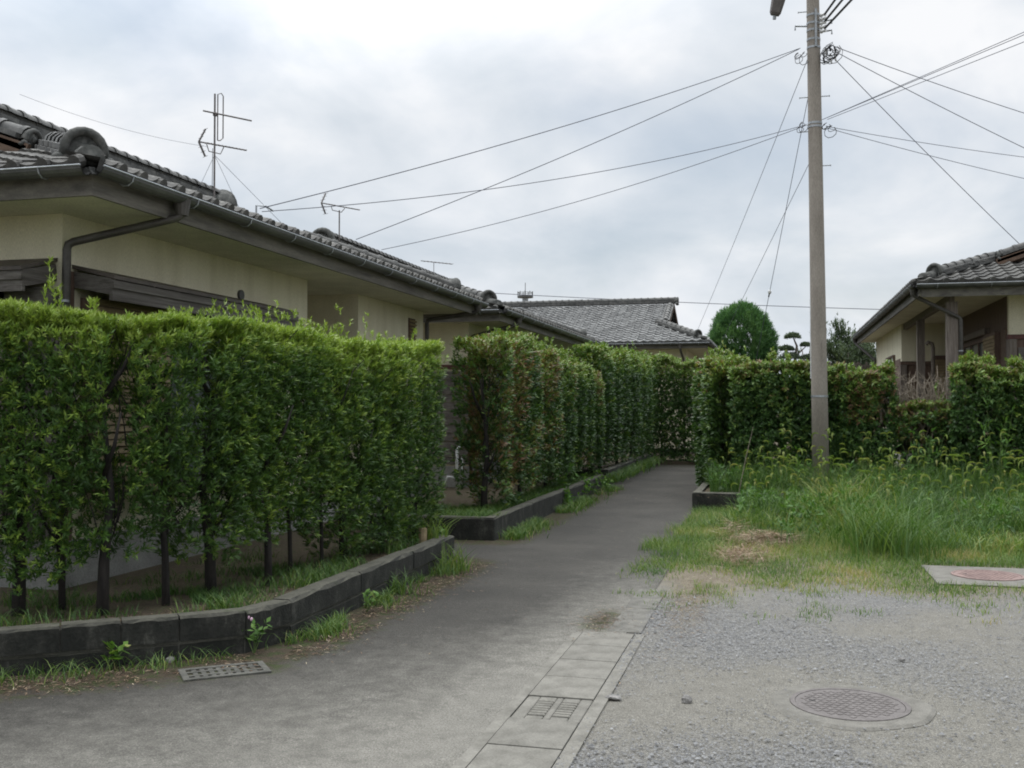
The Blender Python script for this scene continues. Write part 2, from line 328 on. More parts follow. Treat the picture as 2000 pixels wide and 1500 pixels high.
    for (x, y, r, kk) in trunks:
        mb = MB(); lean = random.uniform(-.06, .06); pts = [(x, y, .16), (x + lean * .3, y, .6), (x + lean, y + lean, 1.1), (x - lean, y, z1 - .5)]
        mb.tube(pts, [r * .9, r * .76, r * .5, r * .2], 8)
        for j in range(kk):
            zb = random.uniform(.65, 1.8); an = random.uniform(0, 6.28); l = random.uniform(.3, .6)
            mb.tube([(x, y, zb), (x + math.cos(an) * l * .35, y + math.sin(an) * l * .35, zb + l * .55), (x + math.cos(an) * l * .55, y + math.sin(an) * l * .55, zb + l * 1.1)], [r * .42, r * .3, r * .12], 5)
        part('trunk', mb, MT['bark'], root, True)
    mb = MB(); st = rng.uniform(0, cum[-1], twigs); pt, nt_ = at(st)
    for i in range(twigs):
        a = rng.uniform(-1, 1, 2) * half * .9; z = rng.uniform(z0 + .1, z1 - .35); q0 = pt[i] + nt_[i] * a[0] * .4; q1 = pt[i] + nt_[i] * a[1] + rng.normal(0, .09, 2)
        mb.tube([(q0[0], q0[1], z), ((q0[0] + q1[0]) / 2, (q0[1] + q1[1]) / 2 + .02, z + .15), (q1[0], q1[1], z + .34)], [.007, .005, .003], 4, False)
    part('twigs', mb, MT['bark'], root, kind='stuff')
    return root
# ------------------------------------------------------------------ the setting
def grid(name, x0, x1, y0, y1, step, z, mat, inside=None, relief=0.0):
    nx = int(round((x1 - x0) / step)); ny = int(round((y1 - y0) / step))
    X, Y = np.meshgrid(np.linspace(x0, x1, nx + 1), np.linspace(y0, y1, ny + 1)); P = np.c_[X.ravel(), Y.ravel(), np.full(X.size, z)]
    if relief: P[:, 2] += (fbm(P, .9, 4) - .5) * relief + (fbm(P, 4, 8) - .5) * relief * .35
    i = np.arange(nx * ny); r, c = i // nx, i % nx; a = r * (nx + 1) + c
    Q = np.c_[a, a + 1, a + nx + 2, a + nx + 1]
    if inside is not None:
        cen = P[Q].mean(1); Q = Q[inside(cen[:, 0], cen[:, 1])]
        used = np.unique(Q); mp = np.full(len(P), -1); mp[used] = np.arange(len(used)); P = P[used]; Q = mp[Q]
    me = np_mesh(name, P, Q, mat); me.polygons.foreach_set('use_smooth', [True] * len(me.polygons)); return me, P
def pdist(P, path):
    path = np.array(path, float); d = np.full(len(P), 1e9)
    for a, b in zip(path[:-1], path[1:]):
        ab = b - a; t = np.clip(((P[:, :2] - a) @ ab) / (ab @ ab), 0, 1); d = np.minimum(d, np.linalg.norm(P[:, :2] - (a + t[:, None] * ab), axis=1))
    return d
def setattr_(me, name, v): a = me.attributes.new(name, 'FLOAT', 'POINT'); a.data.foreach_set('value', np.ascontiguousarray(v, dtype=np.float32))
KERB1 = [(-7.4, 3.6), (-4.75, 5.53), (-3.88, 6.2), (-3.55, 6.5), (-3.43, 6.95), (-3.43, 10.9)]
KERB2 = [(-5.6, 12.8), (-3.5, 12.8), (-3.5, 21.6)]
def mat_ground(name, kind):
    m, nt, N, L, P = M_(name); v = coords(N, L)
    def attr(n_):
        a = N.new('ShaderNodeAttribute'); a.attribute_name = n_; return a.outputs['Fac']
    fine = tex(N, L, 85, 6, v, rough=.75); mid = tex(N, L, 6.5, 9, v, rough=.78); big = tex(N, L, .9, 6, v)
    vor = N.new('ShaderNodeTexVoronoi'); vor.inputs['Scale'].default_value = 95; L.new(v, vor.inputs['Vector'])
    def fac(x, lo, hi, edge):                     # attribute broken up by noise -> mask
        a = N.new('ShaderNodeMath'); a.operation = 'MULTIPLY_ADD'; L.new(edge.outputs['Fac'], a.inputs[0]); a.inputs[1].default_value = 1.0; L.new(x, a.inputs[2])
        r = N.new('ShaderNodeMapRange'); L.new(a.outputs[0], r.inputs[0]); r.inputs[1].default_value = lo + .5; r.inputs[2].default_value = hi + .5; return r.outputs[0]
    sp = tex(N, L, 150, 2, v, rough=.5)
    if kind == 'asphalt':
        base = ramp(N, [(.3, (.042, .04, .0355)), (.7, (.068, .064, .056))]); L.new(big.outputs['Fac'], base.inputs[0])
        dust = ramp(N, [(.3, (.13, .124, .108)), (.65, (.205, .196, .172))]); L.new(mid.outputs['Fac'], dust.inputs[0])
        c = mixc(N, L, fac(attr('dust'), .05, .95, mid), base.outputs[0], dust.outputs[0])
        moss = ramp(N, [(.35, (.03, .026, .018)), (.47, (.06, .045, .03)), (.55, (.035, .042, .016)), (.7, (.05, .064, .02))]); L.new(mid.outputs['Fac'], moss.inputs[0])
        c = mixc(N, L, fac(attr('moss'), .3, .62, mid), c, moss.outputs[0])
    elif kind == 'gravel':
        base = ramp(N, [(.3, (.145, .137, .117)), (.7, (.21, .2, .174))]); L.new(mid.outputs['Fac'], base.inputs[0])
        gr = ramp(N, [(.2, (.105, .104, .1)), (.5, (.16, .158, .152)), (.8, (.235, .231, .22))]); L.new(vor.outputs['Color'], gr.inputs[0])
        c = mixc(N, L, fac(attr('stones'), .0, .9, mid), base.outputs[0], gr.outputs[0])
        soil = ramp(N, [(.3, (.11, .09, .065)), (.6, (.19, .165, .12)), (.75, (.085, .095, .04))]); L.new(mid.outputs['Fac'], soil.inputs[0])
        c = mixc(N, L, fac(attr('soil'), .3, .8, mid), c, soil.outputs[0])
    else:
        s = ramp(N, [(.3, (.05, .042, .03)), (.5, (.1, .08, .055)), (.66, (.06, .075, .026)), (.8, (.085, .1, .035))]); L.new(mid.outputs['Fac'], s.inputs[0]); c = s.outputs[0]
    k = ramp(N, [(.25, (.5,) * 3), (.5, (1.0,) * 3), (.78, (1.65,) * 3)]); L.new(fine.outputs['Fac'], k.inputs[0])
    k2 = ramp(N, [(.3, (.62,) * 3), (.5, (1.0,) * 3), (.62, (1.1,) * 3), (.72, (1.7,) * 3)]); L.new(sp.outputs['Fac'], k2.inputs[0]); c = mixc(N, L, 1.0, c, k2.outputs[0], 'MULTIPLY')
    c = mixc(N, L, 1.0, c, k.outputs[0], 'MULTIPLY'); L.new(c, P.inputs['Base Color']); P.inputs['Roughness'].default_value = .92; P.inputs['Specular IOR Level'].default_value = .25
    hm = N.new('ShaderNodeMath'); hm.operation = 'MULTIPLY_ADD'; L.new(vor.outputs['Distance'], hm.inputs[0]); hm.inputs[1].default_value = -.8; L.new(fine.outputs['Fac'], hm.inputs[2])
    bump(N, L, P, hm.outputs[0], .7 if kind != 'asphalt' else .5, .012); return m
MT['asphalt'] = mat_ground('worn_asphalt', 'asphalt'); MT['gravel'] = mat_ground('gravel_and_grit', 'gravel'); MT['soil'] = mat_ground('soil_and_moss', 'soil')
struct('ground', MB().add([(-300, -200, -.06), (300, -200, -.06), (300, 500, -.06), (-300, 500, -.06)], [(0, 1, 2, 3)]), MT['soil'])
def asph_in(x, y): return ~((x > -1.46) & (x < -.92) & (y > 4.1) & (y < 7.8)) & ~((x > -1.27) & (x < -.9) & (y >= 7.8) & (y < 11.0))
me, P = grid('lane', -7.46, -1.1, -4, 32, .12, .004, MT['asphalt'], lambda x, y: (x < -1.46) | (y > 7.76), .026)
x, y = P[:, 0], P[:, 1]
dust = np.clip((8.3 - y + (x + 2.2) * 1.5) / 4.0, 0, 1) * .9 + np.clip((x + 2.1) * .75, 0, .6) * np.clip((12.5 - y) / 3, 0, 1)
dk = np.minimum(pdist(P, KERB1), pdist(P, KERB2)); wid = np.where(y < 6.3, .8, .62)
moss = np.clip(1.15 - dk / wid, 0, 1.0) * .95 + np.clip((y - 27) / 9, 0, .5); moss += np.exp(-((x + 1.35) ** 2 / .05 + (y - 8.2) ** 2 / .5)) * .6
setattr_(me, 'dust', dust); setattr_(me, 'moss', moss); struct('lane', me, MT['asphalt'])
me, P = grid('gravel_lot', -1.255, 8.945, -4, 17.4, .1, -.003, MT['gravel'], lambda x, y: (x > -.955) | (y > 7.75), .026)
x, y = P[:, 0], P[:, 1]; cn = fbm(P, .75, 21)
stones = (cn - .5) * 2.2 + .38 - np.exp(-((x - .4) ** 2 / .5 + (y - 6.3) ** 2 / .35)) * .5
STONEF = lambda Q: (fbm(Q, .75, 21) - .5) * 2.2 + .38
soil = np.clip((y - 9.4 - .25 * np.sin(x * 3)) / 1.6, 0, 1) + np.exp(-((x + .75) ** 2 / .06 + (y - 9.0) ** 2 / 1.4)) * .7
setattr_(me, 'stones', stones); setattr_(me, 'soil', soil); struct('gravel_lot', me, MT['gravel'])
# raised beds behind the kerbs
def bed(name, poly, z, mat=MT['soil']): struct(name, MB().prism(poly, -.3, z), mat)
bed('garden_bed', [(-7.4, 3.75), (-4.8, 5.66), (-3.95, 6.3), (-3.62, 6.6), (-3.55, 7), (-3.55, 10.78), (-5.2, 10.78), (-5.2, 12.9), (-13.5, 12.9), (-13.5, 3.75)], .24)
bed('garden_bed', [(-3.62, 12.92), (-3.62, 40), (-30, 40), (-30, 12.92)], .23)
bed('garden_bed', [(-1.22, 17.52), (40, 17.52), (40, 60), (-1.22, 60)], .25)
bed('garden_bed', [(-3.6, 31.3), (-1.24, 31.3), (-1.24, 60), (-3.6, 60)], .1)
# ------------------------------------------------------------------ kerbs
def kerb_run(root, path, h0, h1, t, piece, name, chip=.012, top_in=0):
    for a, b in zip(path[:-1], path[1:]):
        a, b = Vector((*a, 0)), Vector((*b, 0)); d = (b - a); l = d.length; d.normalize(); nrm_ = Vector((-d.y, d.x, 0)); n = max(1, round(l / piece)); pl = l / n
        for i in range(n):
            p0 = a + d * (i * pl + .006); p1 = a + d * ((i + 1) * pl - .006); j = random.uniform(-.004, .004)
            mb = MB(); m = 6; sec = []
            for q in range(m + 1):
                p = p0 + (p1 - p0) * q / m; c1 = random.uniform(0, chip); c2 = random.uniform(0, chip)
                o = nrm_ * j; zt = h1 + j
                sec.append([p + o + Vector((0, 0, h0)), p + o + Vector((0, 0, zt - .012 - c1)), p + o + nrm_ * (.012 + c2) + Vector((0, 0, zt)), p + o + nrm_ * t + Vector((0, 0, zt)), p + o + nrm_ * t + Vector((0, 0, h0))])
            vs = [v for s_ in sec for v in s_]; fs = [(q * 5 + k, q * 5 + (k + 1) % 5, (q + 1) * 5 + (k + 1) % 5, (q + 1) * 5 + k) for q in range(m) for k in range(5)]
            fs += [(4, 3, 2, 1, 0), tuple(m * 5 + k for k in range(5))]
            part(name, mb.add(vs, fs), MT['kerb'], root)
def kerb1():
    r = thing('block_kerb', 'low dark concrete block kerb curving along the foot of the near hedge', 'kerb', (-3.43, 8.5, 0))
    kerb_run(r, KERB1[:4], .135, .30, .13, .39, 'block', .012)
    kerb_run(r, KERB1[3:], .135, .30, .15, 1.3, 'coping', .02)
    off = [(x + dx, y + dy) for (x, y), (dx, dy) in zip(KERB1, [(-.01, .012), (-.01, .012), (-.01, .012), (-.012, .01), (-.014, 0), (-.014, 0)])]
    kerb_run(r, off, -.1, .125, .16, 2.2, 'footing', .008)
    mb = MB()                                           # mortar behind the open joints
    for a, b in zip(KERB1[:-1], KERB1[1:]):
        a, b = Vector((*a, .12)), Vector((*b, .12)); d = (b - a).normalized(); n = Vector((-d.y, d.x, 0)); mb.beam(a + n * .075, b + n * .075, .105, .3)
    part('mortar', mb, MT['conc'], r)
kerb1()
r = thing('concrete_kerb', 'dark mossy concrete kerb of the second garden beyond the driveway gap', 'kerb', (-3.5, 14.5, 0))
kerb_run(r, KERB2, .0, .30, .14, 2.0, 'kerb_stone', .014); kerb_run(r, [(x + .012, y - .01) for x, y in KERB2][:2] + [(-3.512, 21.6)], -.1, .0, .16, 4, 'footing', .01)
r = thing('concrete_kerb', 'short mossy kerb end beside the lane at the darker far hedge', 'kerb', (-3.6, 23, 0))
kerb_run(r, [(-4.4, 22.4), (-3.55, 22.4), (-3.55, 31)], -.1, .36, .14, 2.2, 'kerb_stone', .014)
r = thing('concrete_kerb', 'dark square ended concrete kerb half buried in tall grass right of the lane', 'kerb', (-1.35, 17.4, 0))
kerb_run(r, [(-1.35, 30), (-1.35, 17.4), (9, 17.4)], .03, .30, .14, 1.9, 'kerb_stone', .012); kerb_run(r, [(-1.36, 30), (-1.36, 17.39), (9, 17.39)], -.1, .02, .16, 3.8, 'footing', .008)
# ------------------------------------------------------------------ drain line
MT['strip'] = weathered('worn_edge_concrete', (.09, .086, .074), (.165, .158, .138), (.1, .09, .07), 7, None, .92, .5, 0, 0, 90)
DRG = 'concrete covers of the gutter between lane and gravel'
struct('gutter_channel', MB().b2(-1.49, -1.425, 4.1, 7.78, -.2, .009).b2(-1.03, -.955, 4.1, 7.78, -.2, .006).b2(-1.425, -1.03, 4.1, 7.78, -.3, -.16), MT['cover'])
labs = ['concrete gutter cover at the bottom edge of the photo', 'blank concrete gutter cover just in front of the slotted one', 'concrete gutter cover with two rows of drain slots',
        'blank concrete gutter cover just behind the slotted one', 'third concrete gutter cover beyond the slotted one, sprinkled with grit', 'gutter cover second from the step where the line narrows', 'last wide gutter cover, edged with moss where the line narrows']
ys = [4.12, 5.06, 5.52, 5.97, 6.43, 6.88, 7.33, 7.77]
for i in range(7):
    y0, y1 = ys[i] + .004, ys[i + 1] - .004; zt = .009 + random.uniform(-.003, .004); mb = MB()
    if i == 2:
        rows = [(-1.345, -1.245), (-1.205, -1.105)]; s0, s1 = y0 + .07, y1 - .06; k = 7; ph = (s1 - s0) / k
        mb.b2(-1.42, rows[0][0], y0, y1, -.06, zt).b2(rows[0][1], rows[1][0], y0, y1, -.06, zt).b2(rows[1][1], -1.035, y0, y1, -.06, zt)
        for a, b in rows:
            mb.b2(a, b, y0, s0, -.06, zt).b2(a, b, s1 - .02, y1, -.06, zt)
            for j in range(1, k): mb.b2(a, b, s0 + j * ph - .02, s0 + j * ph + .014, -.06, zt)
    else:
        mb.b2(-1.42, -1.035, y0, y1, -.06, zt)
        mb.b2(-1.30, -1.15, y1 - .001, y1 + .003, -.05, zt - .004)
    o = single('drain_cover', mb, MT['cover'], labs[i], 'drain cover', (-1.23, (y0 + y1) / 2, 0), DRG)
    bv = o.modifiers.new('b', 'BEVEL'); bv.width = .009; bv.segments = 2
for i, (y0, y1, l) in enumerate([(7.82, 8.75, 'narrow concrete kerb strip beside the mossy asphalt patch'), (8.77, 9.7, 'farther narrow concrete strip fading into the lane before the weeds')]):
    o = single('edge_strip', MB().b2(-1.25, -.99, y0, y1, -.1, .012), MT['strip'], l, 'edging', (-1.12, (y0 + y1) / 2, 0), 'narrow concrete strips beyond the gutter covers')
    bv = o.modifiers.new('b', 'BEVEL'); bv.width = .009; bv.segments = 2
# slotted grate at the kerb foot
def kerb_grate():
    a = R(39); r = thing('drain_grate', 'mossy concrete grate with three rows of slots at the kerb foot', 'drain grate', (-3.44, 6.0, .01))
    M = Matrix.Translation((-3.44, 6.02, -.012)) @ Matrix.Rotation(a, 4, 'Z')
    def bx(mb, x0, x1, y0, y1, z0, z1):
        t = MB().b2(x0, x1, y0, y1, z0, z1); mb.add([M @ Vector(v) for v in t.v], t.f)
    mb = MB(); w, h = .27, .15
    bx(mb, -w, w, -h, -h + .045, -.05, .03); bx(mb, -w, w, h - .045, h, -.05, .03); bx(mb, -w, -w + .04, -h + .045, h - .045, -.05, .03); bx(mb, w - .04, w, -h + .045, h - .045, -.05, .03)
    part('frame', mb, MT['conc'], r)
    for i in range(1, 9):
        mb = MB(); X = -w + .04 + i * (2 * w - .08) / 9; bx(mb, X - .015, X + .015, -h + .045, h - .045, -.04, .026); part('bar', mb, MT['conc'], r)
    for yy in (-.045, .045):
        mb = MB(); bx(mb, -w + .04, w - .04, yy - .016, yy + .016, -.042, .0275); part('rail', mb, MT['conc'], r)
    mb = MB(); bx(mb, -w, w, -h, h, -.09, -.055); part('sump', mb, MT['glassdark'], r)
kerb_grate()
# manholes
MT['collar'] = weathered('gritty_concrete', (.115, .109, .093), (.18, .171, .149), (.135, .127, .108), 9, None, .95, .5, 0, 0, 110)
def manhole(c, r_, mat, label, pat):
    t = thing('manhole_cover', label, 'manhole cover', (c[0], c[1], .0)); x, y, z = c
    mb = MB(); n = 40
    for (ra, rb, za, zb) in [(r_ + .003, r_ + .03, z, z)]:
        vs = []; fs = []
        for k in range(n):
            a = 2 * math.pi * k / n
            for rr, zz in ((ra, z - .05), (ra, z + .002), (rb, z + .002), (rb, z - .05)): vs.append((x + rr * math.cos(a), y + rr * math.sin(a), zz))
        for k in range(n):
            for q in range(4): fs.append((k * 4 + q, k * 4 + (q + 1) % 4, ((k + 1) % n) * 4 + (q + 1) % 4, ((k + 1) % n) * 4 + q))
        mb.add(vs, fs)
    part('ring', mb, mat, t)
    part('lid', MB().disc((x, y, z - .02), (0, 0, 1), r_, .04, 40), mat, t)
    mb = MB(); st = .045; k = int(r_ / st)
    for i in range(-k, k + 1):
        for j in range(-k, k + 1):
            px, py = x + (i + .5 * (j % 2)) * st, y + j * st
            if math.hypot(px - x, py - y) < r_ - .03: mb.box((px, py, z + .0005), (.03, .03, .0045), R(45) * pat)
    part('tread_studs', mb, mat, t, kind='stuff')
    part('lift_slot', MB().b2(x - r_ * .75, x - r_ * .62, y + .0, y + .018, z, z + .0035), MT['glassdark'], t)
    return t
def ring_sheet(name, c, r0, r1, z0, z1, mat):
    mb = MB(); n = 48; vs = []; fs = []
    for k in range(n):
        a = 2 * math.pi * k / n; w = r1 + .012 * math.sin(3 * a + 1) + .01 * math.sin(7 * a)
        for rr, zz in ((r0, z0), (r0, z1), (w - .01, z1), (w + .015, z1 - .012), (w + .02, z0)): vs.append((c[0] + rr * math.cos(a), c[1] + rr * math.sin(a), zz))
    for k in range(n):
        for q in range(5): fs.append((k * 5 + q, k * 5 + (q + 1) % 5, ((k + 1) % n) * 5 + (q + 1) % 5, ((k + 1) % n) * 5 + q))
    return mb.add(vs, fs)
struct('manhole_collar', ring_sheet('c', (.4, 6.25), .332, .44, -.1, .008, MT['gravel']), MT['collar'])
manhole((.4, 6.25, .01), .30, MT['iron'], 'round iron manhole cover in the gravel at the bottom right', 1)
ms = MB(); ms.b2(1.5, 2.9, 10.65, 11.86, -.1, .02); struct('concrete_apron', ms, MT['collar'])
manhole((2.05, 11.28, .026), .31, MT['rust'], 'reddish rusty manhole cover on the concrete slab by the grass', 0)
# loose stones
def rock(c, s, label, seed):
    rg = random.Random(seed); bm = bmesh.new(); bmesh.ops.create_icosphere(bm, subdivisions=2, radius=1)
    for v in bm.verts: v.co *= 1 + rg.uniform(-.18, .18); v.co = Vector((v.co.x * s[0], v.co.y * s[1], max(v.co.z, -.5) * s[2]))
    mb = MB(); mb.add([Vector(c) + v.co for v in bm.verts], [[v.index for v in f.verts] for f in bm.faces]); bm.free()
    single('rock', mb, MT['stone'], label, 'stone', c)
rock((-.51, 6.08, .014), (.032, .022, .028), 'small dark brown stone lying alone left of the near manhole', 1)
rock((-.93, 6.05, .008), (.05, .03, .014), 'flat blue-grey stone beside the slotted gutter cover', 2)
rock((-3.93, 6.17, .016), (.03, .03, .028), 'small round grey stone at the foot of the block kerb', 3)
rock((.81, 7.42, .009), (.022, .018, .018), 'tiny dark pebble behind the near manhole cover', 4)
def pebbles(n):
    rg = np.random.default_rng(5); x = rg.uniform(-1.03, 4.5, n * 3); y = 4.6 + (rg.random(n * 3) ** 1.5) * 6.2; P = np.c_[x, y, np.zeros(n * 3)]
    k = (STONEF(P) + rg.normal(0, .3, n * 3) > .36) & (np.hypot(x - .4, y - 6.25) > .345); k &= (rg.random(n * 3) < np.clip((10.6 - y) / 2, 0, 1)) & ~((x > 1.5) & (y > 10.6))
    P = P[k][:n]; m = len(P); s = rg.uniform(.003, .0078, m) * (1 + (rg.random(m) < .06) * .7)
    D = np.array([(1, 0, 0), (0, 1, 0), (-1, 0, 0), (0, -1, 0), (0, 0, 1)], float)
    a = rg.uniform(0, 6.28, m); ca, sa = np.cos(a), np.sin(a); V = np.empty((m, 5, 3))
    for i in range(5):
        j = rg.uniform(.6, 1.3, m); V[:, i, 0] = P[:, 0] + (D[i, 0] * ca - D[i, 1] * sa) * s * j * 1.2; V[:, i, 1] = P[:, 1] + (D[i, 0] * sa + D[i, 1] * ca) * s * j; V[:, i, 2] = .008 + D[i, 2] * s * j * .8
    V[:, :, 2] += ((fbm(P, .9, 4) - .5) * .026 + (fbm(P, 4, 8) - .5) * .009)[:, None]
    F = np.array([(0, 1, 4), (1, 2, 4), (2, 3, 4), (3, 0, 4)]); Q = (np.arange(m)[:, None, None] * 5 + F[None]).reshape(-1, 3)
    return V.reshape(-1, 3), Q
V, Q = pebbles(42000)
MT['pebble'] = weathered('pebble', (.105, .107, .11), (.18, .18, .178), (.3, .296, .288), 40, None, .85, 0, 0, .45)
struct('gravel', np_mesh('gravel', V, Q, MT['pebble']), MT['pebble'], 'stuff')
# ------------------------------------------------------------------ tiled houses
def tile_mesh(name='roof_tile'):
    us = [0, .035, .08, .13, .17, .205, .24, .272]; ws = [.03, .008, -.002, .0, .014, .038, .05, .036]
    vs = []; fs = []; n = len(us)
    for v, dz in ((0, .03), (.29, .0)):
        for u, w in zip(us, ws): vs.append((u, v, w + dz))
    for u, w in zip(us, ws): vs.append((u, .0, w + .03 - .026))
    for i in range(n - 1): fs += [(i, i + 1, n + i + 1, n + i), (2 * n + i, 2 * n + i + 1, i + 1, i)]
    me = bpy.data.meshes.new(name); me.from_pydata(vs, [], fs); me.materials.append(MT['tile']); me.update(); return me
def eave_mesh():
    us = [0, .035, .08, .13, .17, .205, .24, .272]; ws = [.03, .008, -.002, .0, .014, .038, .05, .036]; vs = []; fs = []; n = len(us)
    for v, dz in ((-.02, .034), (.29, .0)):
        for u, w in zip(us, ws): vs.append((u, v, w + dz))
    for u, w in zip(us, ws): vs.append((u, -.02, min(w, .01) - .045))
    for i in range(n - 1): fs += [(i, i + 1, n + i + 1, n + i), (2 * n + i, 2 * n + i + 1, i + 1, i)]
    b = len(vs); k = 10
    for yy in (-.055, .02):
        for i in range(k): a = 2 * math.pi * i / k; vs.append((.238 + .052 * math.cos(a), yy, .028 + .052 * math.sin(a)))
    fs.append(tuple(b + i for i in range(k))); fs += [(b + i, b + (i + 1) % k, b + k + (i + 1) % k, b + k + i) for i in range(k)]
    me = bpy.data.meshes.new('eave_tile'); me.from_pydata(vs, [], fs); me.materials.append(MT['tile']); me.update(); return me
TILE, EAVE = tile_mesh(), eave_mesh()
MT['tiled'] = weathered('dark_roof_tile', (.04, .039, .035), (.088, .085, .077), (.19, .185, .165), 8, None, .8, .35, 0, .3)
TSET = {'pale': (TILE, EAVE, MT['tile']), 'dark': tuple(m.copy() for m in (TILE, EAVE)) + (MT['tiled'],)}
for m in TSET['dark'][:2]: m.materials[0] = MT['tiled']
def cap_mesh(l=.27, r=.085):
    mb = MB(); n = 7; vs = []; fs = []
    prof = [(-.02, r * 1.12), (.03, r * 1.14), (.05, r), (l, r * .93)]
    for y, q in prof:
        for k in range(n): a = math.pi * k / (n - 1); vs.append((math.cos(a) * q, y, math.sin(a) * q * .95))
    for i in range(3):
        for k in range(n - 1): fs.append((i * n + k, i * n + k + 1, (i + 1) * n + k + 1, (i + 1) * n + k))
    fs.append(tuple(range(n))); me = bpy.data.meshes.new('ridge_cap'); me.from_pydata(vs, [], fs); me.materials.append(MT['ridge'])
    me.polygons.foreach_set('use_smooth', [True] * len(me.polygons)); me.update(); return me
CAP = cap_mesh()
def frame(o, fwd, up=(0, 0, 1)):                       # local +Y = fwd
    f = Vector(fwd).normalized(); x = f.cross(Vector(up)).normalized(); u = x.cross(f)
    M = Matrix((x, f, u)).transposed().to_4x4(); M.translation = Vector(o); return M
def oni(mb, o, facing, s=1.0):
    """end-ridge ornament: hooded arch with a raised rim, a hollow face with a boss, curled feet"""
    M = frame(o, facing) @ Matrix.Scale(s, 4); r = .2
    poly = [(-.27, 0), (.27, 0), (.27, .08), (.21, .12)] + [(r * math.cos(math.pi * k / 8), .17 + r * math.sin(math.pi * k / 8)) for k in range(9)] + [(-.21, .12), (-.27, .08)]
    mb.extr(poly, M, .09)
    arc = [(r * .98, .02, .06)] + [(r * math.cos(math.pi * k / 10), .045, .17 + r * math.sin(math.pi * k / 10)) for k in range(11)] + [(-r * .98, .02, .06)]
    mb.tube([M @ Vector(q) for q in arc], .052 * s, 8)
    vs = []; fs = []                                    # hood running back onto the ridge
    for y, q, dz in ((.02, .235, 0), (-.06, .225, 0), (-.18, .17, -.02), (-.3, .1, -.04)):
        for k in range(9): vs.append(M @ Vector((q * math.cos(math.pi * k / 8), y, .17 + dz + q * math.sin(math.pi * k / 8))))
    for y in range(3):
        for k in range(8): fs.append((y * 9 + k, y * 9 + k + 1, y * 9 + k + 10, y * 9 + k + 9))
    mb.add(vs, fs)
    mb.ell((0, .06, .17), (.07, .04, .08), 10, 6, M)
    for sx in (-1, 1):
        mb.ell((sx * .25, .03, .06), (.075, .07, .065), 10, 6, M); mb.ell((sx * .17, .05, .04), (.06, .06, .05), 8, 5, M); mb.ell((sx * .3, .0, .03), (.05, .06, .04), 8, 5, M)
def ridge(root, a, b, rows, label=None, ornament=True, s=1.0, w0=.34, both=False):
    """courses of flat tiles under a line of round caps, from the ornament end a up to b (house coordinates)"""
    a, b = Vector(a), Vector(b); d = (b - a).normalized(); l = (b - a).length; up = Vector((0, 0, 1))
    mb = MB()
    for k in range(rows):
        n = max(2, int(l / .3)); w = w0 - .05 * k
        for i in range(n):
            p0 = a + d * (l * i / n + .003); p1 = a + d * (l * (i + 1) / n - .003); z = up * (.03 + k * .05 + random.uniform(-.003, .003))
            mb.beam(p0 + z, p1 + z, w + random.uniform(-.012, .012), .044)
    r = part('ridge', mb, MT['ridge'], root)
    zt = rows * .05; n = max(1, int(l / .245)); st = l / n
    for i in range(n):
        inst('ridge_cap', CAP, frame(a + d * (i * st) + up * zt, d) @ Matrix.Scale(1 + random.uniform(-.03, .03), 4), r)
    if ornament:
        m2 = MB(); oni(m2, a - d * .05 - up * .05, -Vector((d.x, d.y, d.z * .25)), s * (rows * .05 + .12) / .37); part('ridge_ornament', m2, MT['oni'], root, True)
    if both:
        m2 = MB(); oni(m2, b + d * .05 - up * .05, Vector((d.x, d.y, d.z * .25)), s * (rows * .05 + .12) / .37); part('ridge_ornament', m2, MT['oni'], root, True)
    return r
CAMP = Vector((0, 0, 1.7))
def tiles_on(root, slopes):
    """slopes: (origin at an eave end, along direction, uphill direction, length, function(t)->(s0,s1), depth). Nearest 300 become objects."""
    out = []; ev = []; base = root.matrix_basis if False else Matrix.Translation(root.location) @ Matrix.Rotation(root.rotation_euler.z, 4, 'Z')
    for (o, al, up_, rng_, depth) in slopes:
        o, al, up_ = Vector(o), Vector(al), Vector(up_); nv = al.cross(up_).normalized(); up_n = up_.normalized()
        B = Matrix((al, up_n, nv)).transposed().to_4x4(); rows = int(depth / (.235 * math.hypot(up_n.x, up_n.y)))
        for i in range(rows):
            t = i * .235 * math.hypot(up_n.x, up_n.y); s0, s1 = rng_(t); k0, k1 = math.ceil(s0 / .262), int((s1 - .2) / .262)
            for k in range(k0, k1 + 1):
                p = o + al * (k * .262) + up_n * (i * .235) + nv * .02
                M = Matrix.Translation(p + Vector((random.uniform(-.003, .003), random.uniform(-.003, .003), random.uniform(-.002, .003)))) @ B @ Matrix.Rotation(random.uniform(-.012, .012), 4, 'Z')
                (ev if i == 0 else out).append(((base @ p - CAMP).length, M))
    rt = root.get('_roof')
    tl, em, tm = TSET['pale' if 'whole grey tiled' in root['label'] else 'dark']
    for lst, me, nm in ((out, tl, 'roof_tile'), (ev, em, 'eave_tile')):
        lst.sort(key=lambda q: q[0])
        for d_, M in lst[:298]: inst(nm, me, M, ROOFP[root.name])
        rest = lst[298:]
        if rest:
            mb = MB(); vv = [v.co.copy() for v in me.vertices]; ff = [tuple(p.vertices) for p in me.polygons]
            for d_, M in rest: mb.add([M @ v for v in vv], ff)
            o = bpy.data.objects.new(nm, mesh_of(mb, tm, name=nm)); COL.objects.link(o); o.parent = ROOFP[root.name]; o['kind'] = 'stuff'
ROOFP = {}
